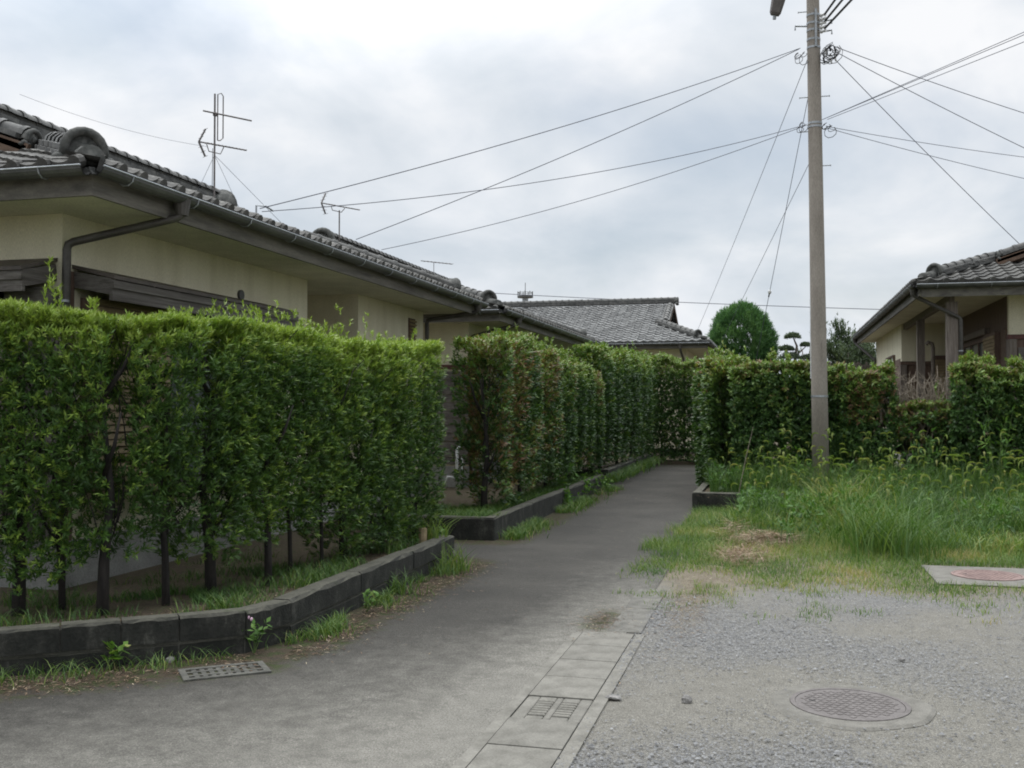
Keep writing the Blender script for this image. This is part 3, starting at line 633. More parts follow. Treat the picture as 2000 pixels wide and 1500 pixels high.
def irimoya(root, Wd, Ln, ze, p, e0, e1, sides, hips, krows=3, hrows=2):
    """hip-and-gable roof: ridge along local y, eaves at x=+-Wd and y=0..Ln"""
    zr = ze + p * Wd
    mb = MB(); A = [(-Wd, 0, ze), (Wd, 0, ze), (Wd, Ln, ze), (-Wd, Ln, ze)]; z0_, z1_ = ze + p * e0, ze + p * e1
    I = [(-(Wd - e0), e0, z0_), (Wd - e0, e0, z0_), (Wd - e1, Ln - e1, z1_), (-(Wd - e1), Ln - e1, z1_)]; Rr = [(0, e0 - .35, zr), (0, Ln - e1 + .35, zr)]
    G = [(Wd - e0, e0 - .35, z0_), (-(Wd - e0), e0 - .35, z0_), (Wd - e1, Ln - e1 + .35, z1_), (-(Wd - e1), Ln - e1 + .35, z1_)]
    mb.add(A + I + Rr + G, [(1, 2, 6, 5), (3, 0, 4, 7), (0, 1, 5, 4), (2, 3, 7, 6), (10, 12, 9, 8), (13, 11, 8, 9)])
    deck = part('roof', mb, MT['ridge'], root); sd = deck.modifiers.new('s', 'SOLIDIFY'); sd.thickness = .05; sd.offset = -1; ROOFP[root.name] = deck
    # gables with barge boards
    for (yy, e, sg) in ((e0, e0, -1), (Ln - e1, e1, 1)):
        zz = ze + p * e; w = Wd - e
        part('gable', MB().add([(-w, yy + sg * -.05, zz - .02), (w, yy + sg * -.05, zz - .02), (0, yy + sg * -.05, zr - .06), (-w, yy - sg * .1, zz - .02), (w, yy - sg * .1, zz - .02), (0, yy - sg * .1, zr - .06)], [(0, 1, 2), (5, 4, 3), (0, 3, 4, 1), (1, 4, 5, 2), (2, 5, 3, 0)]), MT['gablewood'], root)
        for sx in (-1, 1):
            part('barge_board', MB().beam((sx * w, yy + sg * .33, zz - .05), (0, yy + sg * .33, zr - .05), .04, .14), MT['gablewood'], root)
    c = math.hypot(1, p); sl = []
    if 'x+' in sides: sl.append(((Wd, 0, ze), (0, 1, 0), (-1 / c, 0, p / c), lambda t: ((t, Ln - t) if t < min(e0, e1) else ((e0 - .3) if t >= e0 else t, Ln - ((e1 - .3) if t >= e1 else t))), Wd - .12))
    if 'x-' in sides: sl.append(((-Wd, Ln, ze), (0, -1, 0), (1 / c, 0, p / c), lambda t: ((t, Ln - t) if t < min(e0, e1) else ((e1 - .3) if t >= e1 else t, Ln - ((e0 - .3) if t >= e0 else t))), Wd - .12))
    if 'y0' in sides: sl.append(((-Wd, 0, ze), (1, 0, 0), (0, 1 / c, p / c), lambda t: (t, 2 * Wd - t), e0 - .1))
    if 'y1' in sides: sl.append(((Wd, Ln, ze), (-1, 0, 0), (0, -1 / c, p / c), lambda t: (t, 2 * Wd - t), e1 - .1))
    tiles_on(root, sl)
    ridge(root, (0, e0 - .38, zr + .02), (0, Ln - e1 + .38, zr + .02), krows + 1, both=True, s=.95)
    for (sx, yy) in hips:
        e = e0 if yy == 0 else e1; sg = 1 if yy == 0 else -1
        q = .42; a = (sx * (Wd - q), yy + sg * q if yy == 0 else Ln - q, ze + p * q + .03); b = (sx * (Wd - e), (e if yy == 0 else Ln - e), ze + p * e + .03)
        ridge(root, a, b, hrows, s=1.2)
        cx, cy = sx * (Wd - .2), (.2 if yy == 0 else Ln - .2); d = Vector((sx, -sg, 0)).normalized()
        m2 = MB(); m2.tube([Vector((cx, cy, ze + .15)) - d * .3 + Vector((0, 0, .04)), Vector((cx, cy, ze + .1)) + d * .12], [.085, .1], 12); m2.disc(Vector((cx, cy, ze + .1)) + d * .13, d, .062, .03, 12)
        part('corner_tile', m2, MT['oni'], root, True)
        yv = (e0 - .22) if yy == 0 else Ln - e1 + .22
        ridge(root, (sx * (Wd - e - .1), yv, ze + p * (e + .1) + .04), (sx * .3, yv, zr - p * .3 + .04), 1, s=.95, w0=.28)
MT['gablewood'] = weathered('brown_gable_boards', (.085, .052, .034), (.14, .088, .058), None, 5, (1, 1, 4), .75, .2)
def gutter(root, a, b, r=.065, brackets=True, out=(1, 0, 0)):
    a, b = Vector(a), Vector(b); d = (b - a).normalized(); o = Vector(out); mb = MB(); n = 8; vs = []; fs = []
    for p in (a, b):
        for k in range(n + 1):
            t = math.pi * k / n; vs.append(p - o * math.cos(t) * r - Vector((0, 0, math.sin(t) * r)))
        for k in range(n, -1, -1):
            t = math.pi * k / n; vs.append(p - o * math.cos(t) * (r - .006) - Vector((0, 0, math.sin(t) * (r - .006))))
    m = 2 * n + 2
    for k in range(m): fs.append((k, (k + 1) % m, m + (k + 1) % m, m + k))
    g = part('gutter', mb.add(vs, fs), MT['gutter'], root)
    part('gutter_lip', MB().tube([a + o * r, b + o * r], .007, 6), MT['steel'], g)
    k = int((b - a).length / .9)
    for i in range(k):
        p = a + d * (.35 + i * .9); pts = [p - o * r * 1.5 + Vector((0, 0, .03))] + [p - o * math.cos(math.pi * j / 5) * (r + .007) - Vector((0, 0, math.sin(math.pi * j / 5) * (r + .007))) for j in range(6)]
        part('bracket', MB().tube(pts, .006, 5), MT['steel'], g)
    return g
def downpipe(root, pts, r=.036, clips=()):
    mb = MB(); sm = [Vector(pts[0])]
    for i in range(1, len(pts) - 1):
        p = Vector(pts[i]); a = (Vector(pts[i - 1]) - p).normalized(); b = (Vector(pts[i + 1]) - p).normalized(); sm += [p + a * .05, p + (a + b) * .012, p + b * .05]
    sm.append(Vector(pts[-1])); mb.tube(sm, r, 10)
    o = part('downpipe', mb, MT['pipe'], root, True)
    for z in clips: part('clip', MB().disc((pts[-1][0], pts[-1][1], z), (0, 0, 1), r + .008, .02, 12), MT['steel'], o)
    h = Vector(pts[0]); part('rain_head', MB().tube([h + Vector((0, 0, -.1)), h + Vector((0, 0, .03)), h + Vector((0, 0, .05))], [.05, .075, .085], 12), MT['pipe'], o)
def window(root, o, al, out, w, z0, z1, n, frame_m, pane_m, sill=True, d=.06):
    """sliding window let into a wall: frame, panes and rails. o = lower corner on the wall face"""
    o, al, out = Vector(o), Vector(al), Vector(out); up = Vector((0, 0, 1)); mb = MB()
    def bar(mb, s0, s1, y0, y1, f0, f1):
        c = o + al * (s0 + s1) / 2 + up * (y0 + y1) / 2 + out * (f0 + f1) / 2
        dx = al * (s1 - s0) / 2; dy = out * (f1 - f0) / 2; dz = up * (y1 - y0) / 2
        vs = [c + dx * i + dy * j + dz * k for k in (-1, 1) for j in (-1, 1) for i in (-1, 1)]
        mb.add(vs, [(0, 2, 3, 1), (4, 5, 7, 6), (0, 1, 5, 4), (2, 6, 7, 3), (0, 4, 6, 2), (1, 3, 7, 5)])
    h = z1 - z0; t = .05
    bar(mb, -t, w + t, z0 - t, z0, 0, d); bar(mb, -t, w + t, z1, z1 + t, 0, d); bar(mb, -t, 0, z0, z1, 0, d); bar(mb, w, w + t, z0, z1, 0, d)
    for i in range(1, n): bar(mb, w * i / n - .03, w * i / n + .03, z0, z1, .004, d - .012)
    f = part('window', mb, frame_m, root)
    for i in range(n):
        m2 = MB(); bar(m2, w * i / n + (.03 if i else 0), w * (i + 1) / n - (.03 if i < n - 1 else 0), z0, z1, .006, .016); part('pane', m2, pane_m, f)
        m3 = MB(); bar(m3, w * i / n + .03, w * (i + 1) / n - .03, z0 + h * .48, z0 + h * .48 + .035, .016, .036); part('rail', m3, frame_m, f)
    if sill:
        m2 = MB(); bar(m2, -.08, w + .08, z0 - .1, z0 - t, 0, d + .04); part('sill', m2, frame_m, f)
    return f
def boards(root, o, al, out, w, z0, z1, pitch, mat, th=.018, vert=False, name='board', gap=.008):
    o, al, out = Vector(o), Vector(al), Vector(out); up = Vector((0, 0, 1)); n = max(1, int((w if vert else z1 - z0) / pitch))
    for i in range(n):
        j = random.uniform(-.003, .003); mb = MB()
        if vert: s0, s1, a0, a1 = i * pitch + gap / 2, (i + 1) * pitch - gap / 2, z0, z1
        else: s0, s1, a0, a1 = 0, w, z0 + i * pitch + gap / 2, z0 + (i + 1) * pitch - gap / 2
        c = o + al * (s0 + s1) / 2 + up * (a0 + a1) / 2 + out * (th / 2 + j); dx = al * (s1 - s0) / 2; dy = out * th / 2; dz = up * (a1 - a0) / 2
        tilt = out * (0 if vert else .006)
        vs = [c + dx * x + dy * y + dz * z - tilt * z for z in (-1, 1) for y in (-1, 1) for x in (-1, 1)]
        part(name, mb.add(vs, [(0, 2, 3, 1), (4, 5, 7, 6), (0, 1, 5, 4), (2, 6, 7, 3), (0, 4, 6, 2), (1, 3, 7, 5)]), mat, root)
def hood(root, o, al, out, w, proj, drop, h=.16):
    """small lean-to hood over a window: metal sheet, wooden fascia, end cheeks"""
    o, al, out = Vector(o), Vector(al), Vector(out); up = Vector((0, 0, 1))
    mb = MB(); a, b = o, o + al * w; c_ = out * proj - up * drop
    vs = [a, b, b + c_, a + c_]; vs += [v - up * .03 for v in vs]
    hd = part('window_hood', mb.add(vs, [(0, 1, 2, 3), (7, 6, 5, 4), (0, 4, 5, 1), (1, 5, 6, 2), (2, 6, 7, 3), (3, 7, 4, 0)]), MT['hood'], root)
    f0 = o + c_ - up * .033 - out * .03; part('fascia', MB().beam(f0 - up * h / 2, f0 + al * w - up * h / 2, .028, h), MT['wood'], hd)
    part('lip', MB().beam(f0 + out * .022 - up * (.045), f0 + out * .022 - up * .045 + al * w, .018, .05), MT['wood'], hd)
    for q in (0.02, w - .02): part('cheek', MB().beam(o + al * q - up * .12, o + al * q + c_ * .9 - up * .1, .025, .13), MT['wood'], hd)
    for i in range(1, int(w / .6)): part('rafter', MB().beam(o + al * i * .6 - up * .055, o + al * i * .6 + c_ * .88 - up * .055, .035, .045), MT['wood'], hd)
WD, LN = 3.85, 10.15
def bungalow(loc, label, e0, e1, zoff=0, p=.352, front_detail=True, right_detail=True):
    r = thing('bungalow', label, 'house', loc, 'tile roofed bungalows', 0, True); ze = 3.27
    irimoya(r, WD, LN, ze - .035, p, e0, e1, ('x+', 'y0'), ((1, 0), (1, 1)), 5)
    zs = 3.08; xw = 3.0; y0, y1 = .75, 9.62; ya, yb = 5.28, 6.89; t = .12
    # walls: right side in two lengths either side of the recessed entrance
    w = MB(); w.b2(xw - t, xw, y0, ya, .25, zs); part('wall', w, MT['stucco'], r)
    part('wall', MB().b2(xw - t, xw, yb, y1, .25, zs), MT['stucco'], r)
    part('wall', MB().b2(-3.0, xw - t, y0, y0 + t, .25, zs), MT['stucco'], r)
    part('wall', MB().b2(-3.0, xw - t, y1 - t, y1, .25, zs), MT['stucco'], r)
    part('wall', MB().b2(-3.0, -3.0 + t, y0 + t, y1 - t, .25, zs), MT['stucco'], r)
    part('porch_wall', MB().b2(xw - 1.7, xw - t, yb, yb + t, .25, zs), MT['stucco'], r)
    part('porch_wall', MB().b2(xw - 1.7, xw - t, ya - t, ya, .25, zs), MT['stucco'], r)
    part('porch_wall', MB().b2(xw - 1.7 - t, xw - 1.7, ya - t, yb + t, .25, zs), MT['stucco'], r)
    part('foundation', MB().b2(-2.97, xw + .02, y0 - .02, y0 + .1, -.3, .42).b2(xw - .1, xw + .02, y0 + .1, ya, -.3, .42).b2(xw - .1, xw + .02, yb, y1, -.3, .42).b2(xw - 1.7, xw, ya, yb, -.3, .2), MT['found'], r)
    # eaves
    s = MB(); s.b2(xw + .002, WD - .09, .08, LN - .08, zs, zs + .02).b2(-WD + .09, xw + .002, .08, y0 - .002, zs, zs + .02).b2(-WD + .09, xw + .002, y1 + .002, LN - .08, zs, zs + .02).b2(xw - 1.7, xw + .002, ya, yb, zs, zs + .02)
    part('soffit', s, MT['soffit'], r)
    f = MB(); f.b2(WD - .09, WD - .06, .06, LN - .06, zs - .03, ze - .02); part('fascia', f, MT['fascia'], r)
    part('fascia', MB().b2(-WD + .06, WD - .09, .06, .09, zs - .03, ze - .02), MT['fascia'], r); part('fascia', MB().b2(-WD + .06, WD - .09, LN - .09, LN - .06, zs - .03, ze - .02), MT['fascia'], r)
    gutter(r, (WD + .04, -.04, ze - .035), (WD + .04, LN + .04, ze - .035)); gutter(r, (WD - .04, -.045, ze - .035), (-WD, -.045, ze - .035), out=(0, -1, 0))
    gutter(r, (WD - .04, LN + .045, ze - .035), (-WD, LN + .045, ze - .035), out=(0, 1, 0))
    downpipe(r, [(WD + .03, 1.08, ze - .09), (WD + .03, 1.08, ze - .2), (xw + .06, .73, 2.83), (xw + .06, .70, .1)], .034, (2.36, 1.3))
    downpipe(r, [(WD + .03, LN - .35, ze - .09), (WD + .03, LN - .35, ze - .2), (xw + .05, y1 + .04, 2.95), (xw + .05, y1 + .05, .1)], .036, (2.3,))
    # fittings of the right side
    hood(r, (xw, y0 + .12, 2.68), (0, 1, 0), (1, 0, 0), 3.35, .40, .1, .17)
    fr = window(r, (xw, 2.2, 0), (0, 1, 0), (1, 0, 0), 2.0, .85, 2.38, 2, MT['wood'], MT['glass'])
    sb = part('shutter_box', MB().b2(xw, xw + .14, .98, 2.1, .8, 2.42), MT['brown'], r)
    boards(sb, (xw + .14, .98, 0), (0, 1, 0), (1, 0, 0), 1.12, .8, 2.42, .062, MT['siding'], .014, name='lath')
    part('corner_post', MB().b2(xw, xw + .02, y0, y0 + .13, .42, 2.62), MT['brown'], r)
    part('vent', MB().disc((xw + .012, 3.62, 2.72), (1, 0, 0), .055, .03, 16), MT['gutter'], r)
    lv = part('louvre', MB().b2(xw, xw + .02, 8.9, 9.18, 2.5, 2.92), MT['brown'], r)
    for i in range(7): part('slat', MB().box((xw + .034, 9.04, 2.54 + i * .056), (.03, .26, .028), 0, 0, R(25)), MT['siding'], lv)
    window(r, (xw, 7.5, 0), (0, 1, 0), (1, 0, 0), 1.0, 1.1, 2.1, 2, MT['wood'], MT['glass'])
    part('trim', MB().b2(xw, xw + .02, yb + .02, y1, 2.24, 2.32), MT['red'], r)
    part('entry_door', MB().b2(xw - 1.7, xw - 1.66, ya + .25, yb - .25, .2, 2.2), MT['brown'], r)
    # front side: window bay with a hood, weathered boards below a red rail
    if front_detail == 'bay':
        hood(r, (xw - .04, y0, 2.72), (-1, 0, 0), (0, -1, 0), 4.2, .42, .12, .16)
        part('bay_post', MB().b2(xw - .5, xw - .38, y0 - .2, y0 - .08, .42, 2.5), MT['woodv'], r)
        part('bay_lintel', MB().b2(xw - 4, xw - .02, y0 - .2, y0 - .002, 2.3, 2.46), MT['wood'], r)
        boards(r, (xw - .02, y0, 0), (-1, 0, 0), (0, -1, 0), .4, .45, 2.3, .18, MT['wood'], .02)
        window(r, (xw - .6, y0, 0), (-1, 0, 0), (0, -1, 0), 2.2, .6, 2.2, 3, MT['wood'], MT['glass'])
    else:
        part('trim', MB().b2(xw - 5.9, xw + .022, y0 - .03, y0, 2.22, 2.31), MT['red'], r)
        boards(r, (xw, y0, 0), (-1, 0, 0), (0, -1, 0), 3.6, .45, 2.2, .145, MT['wood'], .02)
    return r
bungalow((-8.6, 6.45, .2), 'nearest tile roofed bungalow with cream walls behind the near hedge on the left', 1.7, 2.2, front_detail='bay')
bungalow((-8.53, 17.68, .2), 'second tile roofed bungalow on the left, its red rail showing in the gap between hedges', 1.3, 1.7)
def far_house():
    r = thing('bungalow', 'far bungalow closing the view, its whole grey tiled roof slope facing the lane', 'house', (-2.1, 37.9, .35), 'tile roofed bungalows', R(90), True)
    # local x -> +Y world, local y -> -X world; ridge runs across the view
    ze, p, w, l = 3.5, .42, 3.9, 11.5
    irimoya(r, w, l, ze, p, 1.8, 1.35, ('x-', 'y0'), ((-1, 0),), 2)
    xs = w - .85
    part('wall', MB().b2(-xs, -xs + .12, .8, l - .8, .0, ze - .18), MT['stucco'], r); part('wall', MB().b2(-xs + .12, xs - .12, .8, .92, .0, ze - .18), MT['stucco'], r)
    part('wall', MB().b2(xs - .12, xs, .8, l - .8, .0, ze - .18), MT['stucco'], r); part('wall', MB().b2(-xs + .12, xs - .12, l - .92, l - .8, .0, ze - .18), MT['stucco'], r)
    part('soffit', MB().b2(-w + .09, w - .09, .09, l - .09, ze - .17, ze - .15), MT['soffit'], r)
    part('fascia', MB().b2(-w + .05, -w + .08, .05, l - .05, ze - .2, ze - .02), MT['fascia'], r); part('fascia', MB().b2(-w + .08, w - .08, .05, .08, ze - .2, ze - .02), MT['fascia'], r)
    gutter(r, (-w - .04, -.04, ze - .03), (-w - .04, l, ze - .03), out=(-1, 0, 0)); gutter(r, (-w, -.045, ze - .03), (w, -.045, ze - .03), out=(0, -1, 0))
    downpipe(r, [(-w - .03, .9, ze - .09), (-w - .03, .9, ze - .25), (-xs - .05, .85, 2.9), (-xs - .05, .85, .0)], .04, (2.2,))
    window(r, (-xs, 4.0, 0), (0, 1, 0), (-1, 0, 0), 1.8, .9, 2.2, 2, MT['wood'], MT['glass'])
    part('wire_hook', MB().tube([(-2.3, 1.0, 3.85), (-2.35, .6, 3.9), (-2.35, .45, 4.0)], .012, 5), MT['steel'], r)
far_house()
def right_house():
    w, l, ze, p = 4.6, 15.0, 3.52, .34
    r = thing('veranda_house', 'brown timbered bungalow on the right with deep eaves on two bare posts', 'house', (2.49 + w, 20.0, .45), 'tile roofed bungalows', 0, True)
    irimoya(r, w, l, ze, p, 1.6, 1.6, ('x-', 'y0'), ((-1, 0), (-1, 1)))
    zs = ze - .17; X = lambda q: q - 2.49 - w; Yl = lambda q: q - 20.0
    xr, xs, yf, ym, yb = X(4.21), X(3.06), .9, 7.5, l - .9
    part('wall', MB().b2(xr, w - .9, yf, yf + .12, 2.62, zs), MT['stucco'], r)                       # cream upper front
    part('wall', MB().b2(xr, w - .9, yf + .02, yf + .12, .2, 2.53), MT['brown'], r); part('trim', MB().b2(xr - .02, w - .9, yf - .02, yf + .1, 2.535, 2.615), MT['red'], r)
    boards(r, (xr + .16, yf + .02, 0), (1, 0, 0), (0, -1, 0), 2.4, .3, 2.5, .16, MT['wood'], .02)
    part('corner_post', MB().b2(xr - .03, xr + .13, yf - .035, yf + .1, .2, 2.53), MT['woodv'], r)
    # recessed long side under the veranda
    part('wall', MB().b2(xr, xr + .12, yf + .12, ym, .2, zs), MT['brown'], r)
    part('panel', MB().b2(xr - .03, xr, yf + .12, yf + .62, .3, 2.75), MT['gablewood'], r)
    sb = part('shutter_box', MB().b2(xr - .12, xr, yf + .65, yf + 1.75, .3, 2.72), MT['brown'], r)
    boards(sb, (xr - .12, yf + .65, 0), (0, 1, 0), (-1, 0, 0), 1.1, .35, 2.7, .07, MT['siding'], .014, name='lath')
    window(r, (xr, yf + 1.85, 0), (0, 1, 0), (-1, 0, 0), 3.6, .35, 2.62, 4, MT['brown'], MT['glass'])
    part('lintel', MB().b2(xr - .1, xr, yf + 1.76, ym, 2.75, 2.87), MT['woodv'], r)
    # rear cross wall, cream above and boarded below
    part('wall', MB().b2(xs, xr, ym, ym + .12, 2.42, zs), MT['stucco'], r); part('wall', MB().b2(xs, xr, ym + .02, ym + .12, .2, 2.33), MT['brown'], r); part('trim', MB().b2(xs - .02, xr, ym - .02, ym + .1, 2.335, 2.415), MT['brown'], r)
    boards(r, (xs + .14, ym + .02, 0), (1, 0, 0), (0, -1, 0), .62, .3, 2.3, .2, MT['gablewood'], .02)
    part('corner_post', MB().b2(xs - .03, xs + .12, ym - .035, ym + .12, .2, 2.33), MT['woodv'], r)
    sb = part('shutter_box', MB().b2(xr - .38, xr - .02, ym - .12, ym - .022, .3, 2.55), MT['brown'], r)
    boards(sb, (xr - .38, ym - .12, 0), (1, 0, 0), (0, -1, 0), .36, .35, 2.5, .07, MT['siding'], .014, name='lath')
    # outer side wall towards the back
    part('wall', MB().b2(xs, xs + .12, ym + .12, yb, .2, zs), MT['stucco'], r)
    boards(r, (xs, ym + .2, 0), (0, 1, 0), (-1, 0, 0), 1.0, .3, 2.5, .2, MT['brown'], .02)
    window(r, (xs, ym + 1.4, 0), (0, 1, 0), (-1, 0, 0), 1.8, .9, 2.6, 2, MT['brown'], MT['white'])
    sb = part('shutter_box', MB().b2(xs - .12, xs, yb - 1.6, yb - .3, .3, 2.5), MT['brown'], r)
    boards(sb, (xs - .12, yb - 1.6, 0), (0, 1, 0), (-1, 0, 0), 1.3, .35, 2.45, .08, MT['siding'], .014, name='lath')
    part('wall', MB().b2(w - 1.02, w - .9, yf + .12, yb, .2, zs), MT['stucco'], r); part('wall', MB().b2(xs + .12, w - .9, yb - .12, yb, .2, zs), MT['stucco'], r)
    part('foundation', MB().b2(xr, w - .9, yf + .02, yb, -.4, .2).b2(xs, xr, ym + .02, yb, -.4, .2), MT['found'], r)
    part('soffit', MB().b2(-w + .09, w - .09, .09, l - .09, zs + .002, zs + .025), MT['soffit'], r)
    part('fascia', MB().b2(-w + .09, w - .09, .05, .08, zs - .08, ze - .02), MT['fascia'], r); part('fascia', MB().b2(-w + .05, -w + .08, .05, l - .05, zs - .06, ze - .02), MT['fascia'], r)
    gutter(r, (-w, -.045, ze - .03), (w, -.045, ze - .03), .07, out=(0, -1, 0)); gutter(r, (-w - .04, -.04, ze - .03), (-w - .04, l, ze - .03), .06, out=(-1, 0, 0))
    part('veranda_beam', MB().b2(X(3.16) - .05, X(3.16) + .05, .45, ym, zs - .14, zs), MT['woodv'], r)
    for (px, py, wd) in ((3.16, 20.5, .19), (3.13, 24.5, .16)):
        part('post', MB().b2(X(px) - wd / 2, X(px) + wd / 2, Yl(py) - wd / 2, Yl(py) + wd / 2, -.2, zs - .142), MT['woodv'], r)
    downpipe(r, [(-w - .02, .25, ze - .09), (-w - .02, .25, ze - .2), (X(3.16) + .14, .4, 2.9), (X(3.16) + .14, .4, -.2)], .04, (2.3, 1.2))
    downpipe(r, [(-w - .02, l - .3, ze - .09), (-w - .02, l - .3, ze - .2), (xs - .06, yb - .1, 2.75), (xs - .06, yb - .1, -.2)], .04)
right_house()
single('rain_pipe', MB().tube([(3.3, 24.0, .3), (3.32, 24.0, 3.0), (3.3, 24.0, 3.1), (3.22, 24.0, 3.13), (3.18, 24.0, 3.08)], .04, 8), MT['barkl'], 'grey upright pipe with a hooked top between the veranda posts', 'pipe', (3.3, 24.0, .3), smooth=True)
single('bamboo_pole', MB().tube([(2.42, 19.6, .3), (2.47, 19.6, 2.2)], [.025, .02], 8), MT['barkl'], 'thin pale stake standing in the thin dry part of the right hedge', 'stake', (2.42, 19.6, .3))
def standpipe():
    r = thing('water_pipe', 'white water pipe with a low side branch beside the second bungalow wall', 'pipe', (-5.62, 18.0, .23))
    part('riser', MB().tube([(-5.62, 18, .2), (-5.62, 18, .95), (-5.62, 18.2, 1.0)], .03, 8), MT['white'], r, True); part('branch', MB().tube([(-5.62, 18, .42), (-5.78, 17.95, .45), (-5.84, 17.95, .25)], .028, 8), MT['white'], r, True)
    part('riser', MB().tube([(-5.54, 18.05, .2), (-5.54, 18.05, .8)], .02, 8), MT['white'], r, True)
standpipe()
# ------------------------------------------------------------------ utility pole and wires
PX, PY = .735, 18.3
def polex(z): return PX - .0095 * (z - .5)
def pole():
    r = thing('utility_pole', 'tall grey concrete utility pole rising from the weeds on the right', 'utility pole', (PX, PY, .2))
    zz = [.1, 2, 4, 6, 8, 10, 11.5]; part('shaft', MB().tube([(polex(z), PY, z) for z in zz], [.142 - .0042 * z for z in zz], 20), MT['pole'], r, True)
    for z, sides in ((7.02, (-1, 1)), (6.43, (-1,)), (5.83, (1,)), (7.6, (1,)), (8.5, (-1,))):
        for s in sides:
            x = polex(z); part('step_bolt', MB().tube([(x + s * .1, PY, z), (x + s * .24, PY, z), ], .009, 6).disc((x + s * .245, PY, z), (1, 0, 0), .018, .012, 8), MT['steel'], r)
    for z in (8.42, 8.28, 8.16, 8.0, 7.86, 6.56, 6.5, 1.9):
        part('band', MB().disc((polex(z), PY, z), (0, 0, 1), .142 - .0042 * z + .006, .035, 20), MT['steel'], r)
    part('riser_bar', MB().b2(polex(8.2) + .02, polex(8.2) + .055, PY - .135, PY - .115, 7.85, 8.5), MT['steel'], r)
    for s, z in ((1, 8.3), (1, 8.12), (-1, 8.24)):
        x = polex(z); part('arm', MB().tube([(x + s * .1, PY - .02, z), (x + s * .3, PY - .02, z + .02), (x + s * .3, PY - .02, z - .05)], .016, 6), MT['steel'], r)
    for i in range(5):
        z = 8.38 - i * .07; part('insulator', MB().tube([(polex(z) + .1, PY - .08, z), (polex(z) + .13, PY - .1, z), (polex(z) + .16, PY - .12, z), (polex(z) + .2, PY - .14, z)], [.02, .035, .02, .032], 8), MT['ins'], r)
    # tangle of service loops and splices
    rg = random.Random(4)
    for (cx, cz, n) in ((polex(7.8) + .26, 7.78, 12), (polex(7.8) - .22, 7.72, 5), (polex(6.5) + .2, 6.45, 5), (polex(6.5) - .18, 6.48, 3)):
        mb = MB()
        for i in range(n):
            a = rg.uniform(.07, .17) * (1 if n > 5 else .6); b = a * rg.uniform(.9, 1.6); ox, oz = rg.uniform(-.07, .07), rg.uniform(-.06, .05); y = PY - .1 + rg.uniform(-.1, .1)
            mb.tube([(cx + ox + a * math.sin(t * .7), y + .05 * math.cos(t), cz + oz - b * .5 + b * .75 * math.cos(t * .7)) for t in range(1, 10)], .006, 4, False)
        part('service_loops', mb, MT['cable'], r, kind='stuff')
    for i in range(7):
        x = polex(7.8) + .14 + rg.uniform(0, .22); z = 7.85 - rg.uniform(0, .22); part('splice', MB().tube([(x, PY - .12, z), (x + .02, PY - .13, z - .1)], .017, 6), MT['cable'] if i % 3 else MT['ins'], r)
    part('conduit', MB().tube([(polex(2.6) - .13, PY - .02, 2.2), (polex(3.1) - .125, PY - .02, 3.1), (polex(3.6) - .12, PY - .02, 3.55)], .014, 6), MT['white'], r)
    part('name_strip', MB().b2(polex(2.8) + .05, polex(2.8) + .075, PY - .145, PY - .135, 2.5, 2.85), MT['pole'], r)
pole()
def cable(a, b, sag, r, label, cat='cable', mat='wire', group='overhead wires at the utility pole', n=26, name='overhead_wire'):
    a, b = Vector(a), Vector(b); pts = [a + (b - a) * (i / n) - Vector((0, 0, sag * 4 * (i / n) * (1 - i / n))) for i in range(n + 1)]
    mb = MB().tube(pts, r, 5); return single(name, mb, MT[mat], label, cat, tuple(a), group)
cable((polex(7.9) - .22, PY, 7.88), (-6.45, 12.1, 4.28), .12, .0065, 'upper left wire falling from the pole head to the nearest bungalow roof')
cable((polex(7.9) - .24, PY - .05, 7.85), (-6.5, 15.38, 4.4), .1, .0065, 'upper left wire running from the pole head to the middle of the long roof line')
cable((polex(6.5) - .15, PY, 6.55), (-6.5, 12.25, 4.27), .22, .0055, 'lower left wire from the pole middle ending at the nearest bungalow roof bracket')
cable((polex(6.5) - .15, PY - .04, 6.53), (-6.5, 16.49, 4.4), .16, .0055, 'lowest left wire from the pole middle to the roof edge behind the small aerial')
cable((polex(7.9) + .26, PY, 7.9), (7.62, 21.7, 6.25), .1, .0065, 'topmost right wire sloping from the pole head out of the right edge')
cable((polex(7.8) + .26, PY - .03, 7.82), (7.9, 21.8, 4.95), .1, .0065, 'second right wire from the pole head, leaving the frame below the topmost one')
cable((polex(7.7) + .26, PY - .05, 7.72), (4.72, 21.72, 4.72), .04, .0065, 'steep wire from the pole head down to the gable of the house on the right')
cable((polex(6.5) + .18, PY, 6.5), (7.9, 21.6, 5.98), .1, .0055, 'upper of two thin wires falling gently right from the pole middle')
cable((polex(6.5) + .18, PY - .03, 6.47), (7.9, 21.6, 5.22), .1, .0055, 'lower of two thin wires falling gently right from the pole middle')
for (b, l) in (((5.4, 9.8, 6.25), 'top strand of the pair rising right from the pole middle'), ((5.4, 9.8, 6.18), 'bottom strand of the pair rising right from the pole middle'), ((5.4, 9.8, 6.03), 'single thin wire rising right just below the pair of strands')):
    cable((polex(6.5) + .11 + (.09 if 'single' in l else 0), PY - .06, 6.6 if 'pair' in l else 6.5), b, .0, .005, l)
for (i, (dx, l)) in enumerate(((.0, 'leftmost of three thick black cables leaving the pole top rightwards'), (.07, 'middle of three thick black cables leaving the pole top rightwards'), (.15, 'rightmost of three thick black cables leaving the pole top rightwards'))):
    cable((polex(8.2) + .18, PY - .13, 8.38 - i * .12), (4.6 + dx * 9, -2, 8.9 - i * .12), .4, .02, l, mat='cable', group='thick cables at the pole top')
cable((polex(7.7) - .1, PY + .05, 7.7), (-2.55, 35.5, 4.35), .06, .0055, 'long thin wire running from the pole head down to the far bungalow')
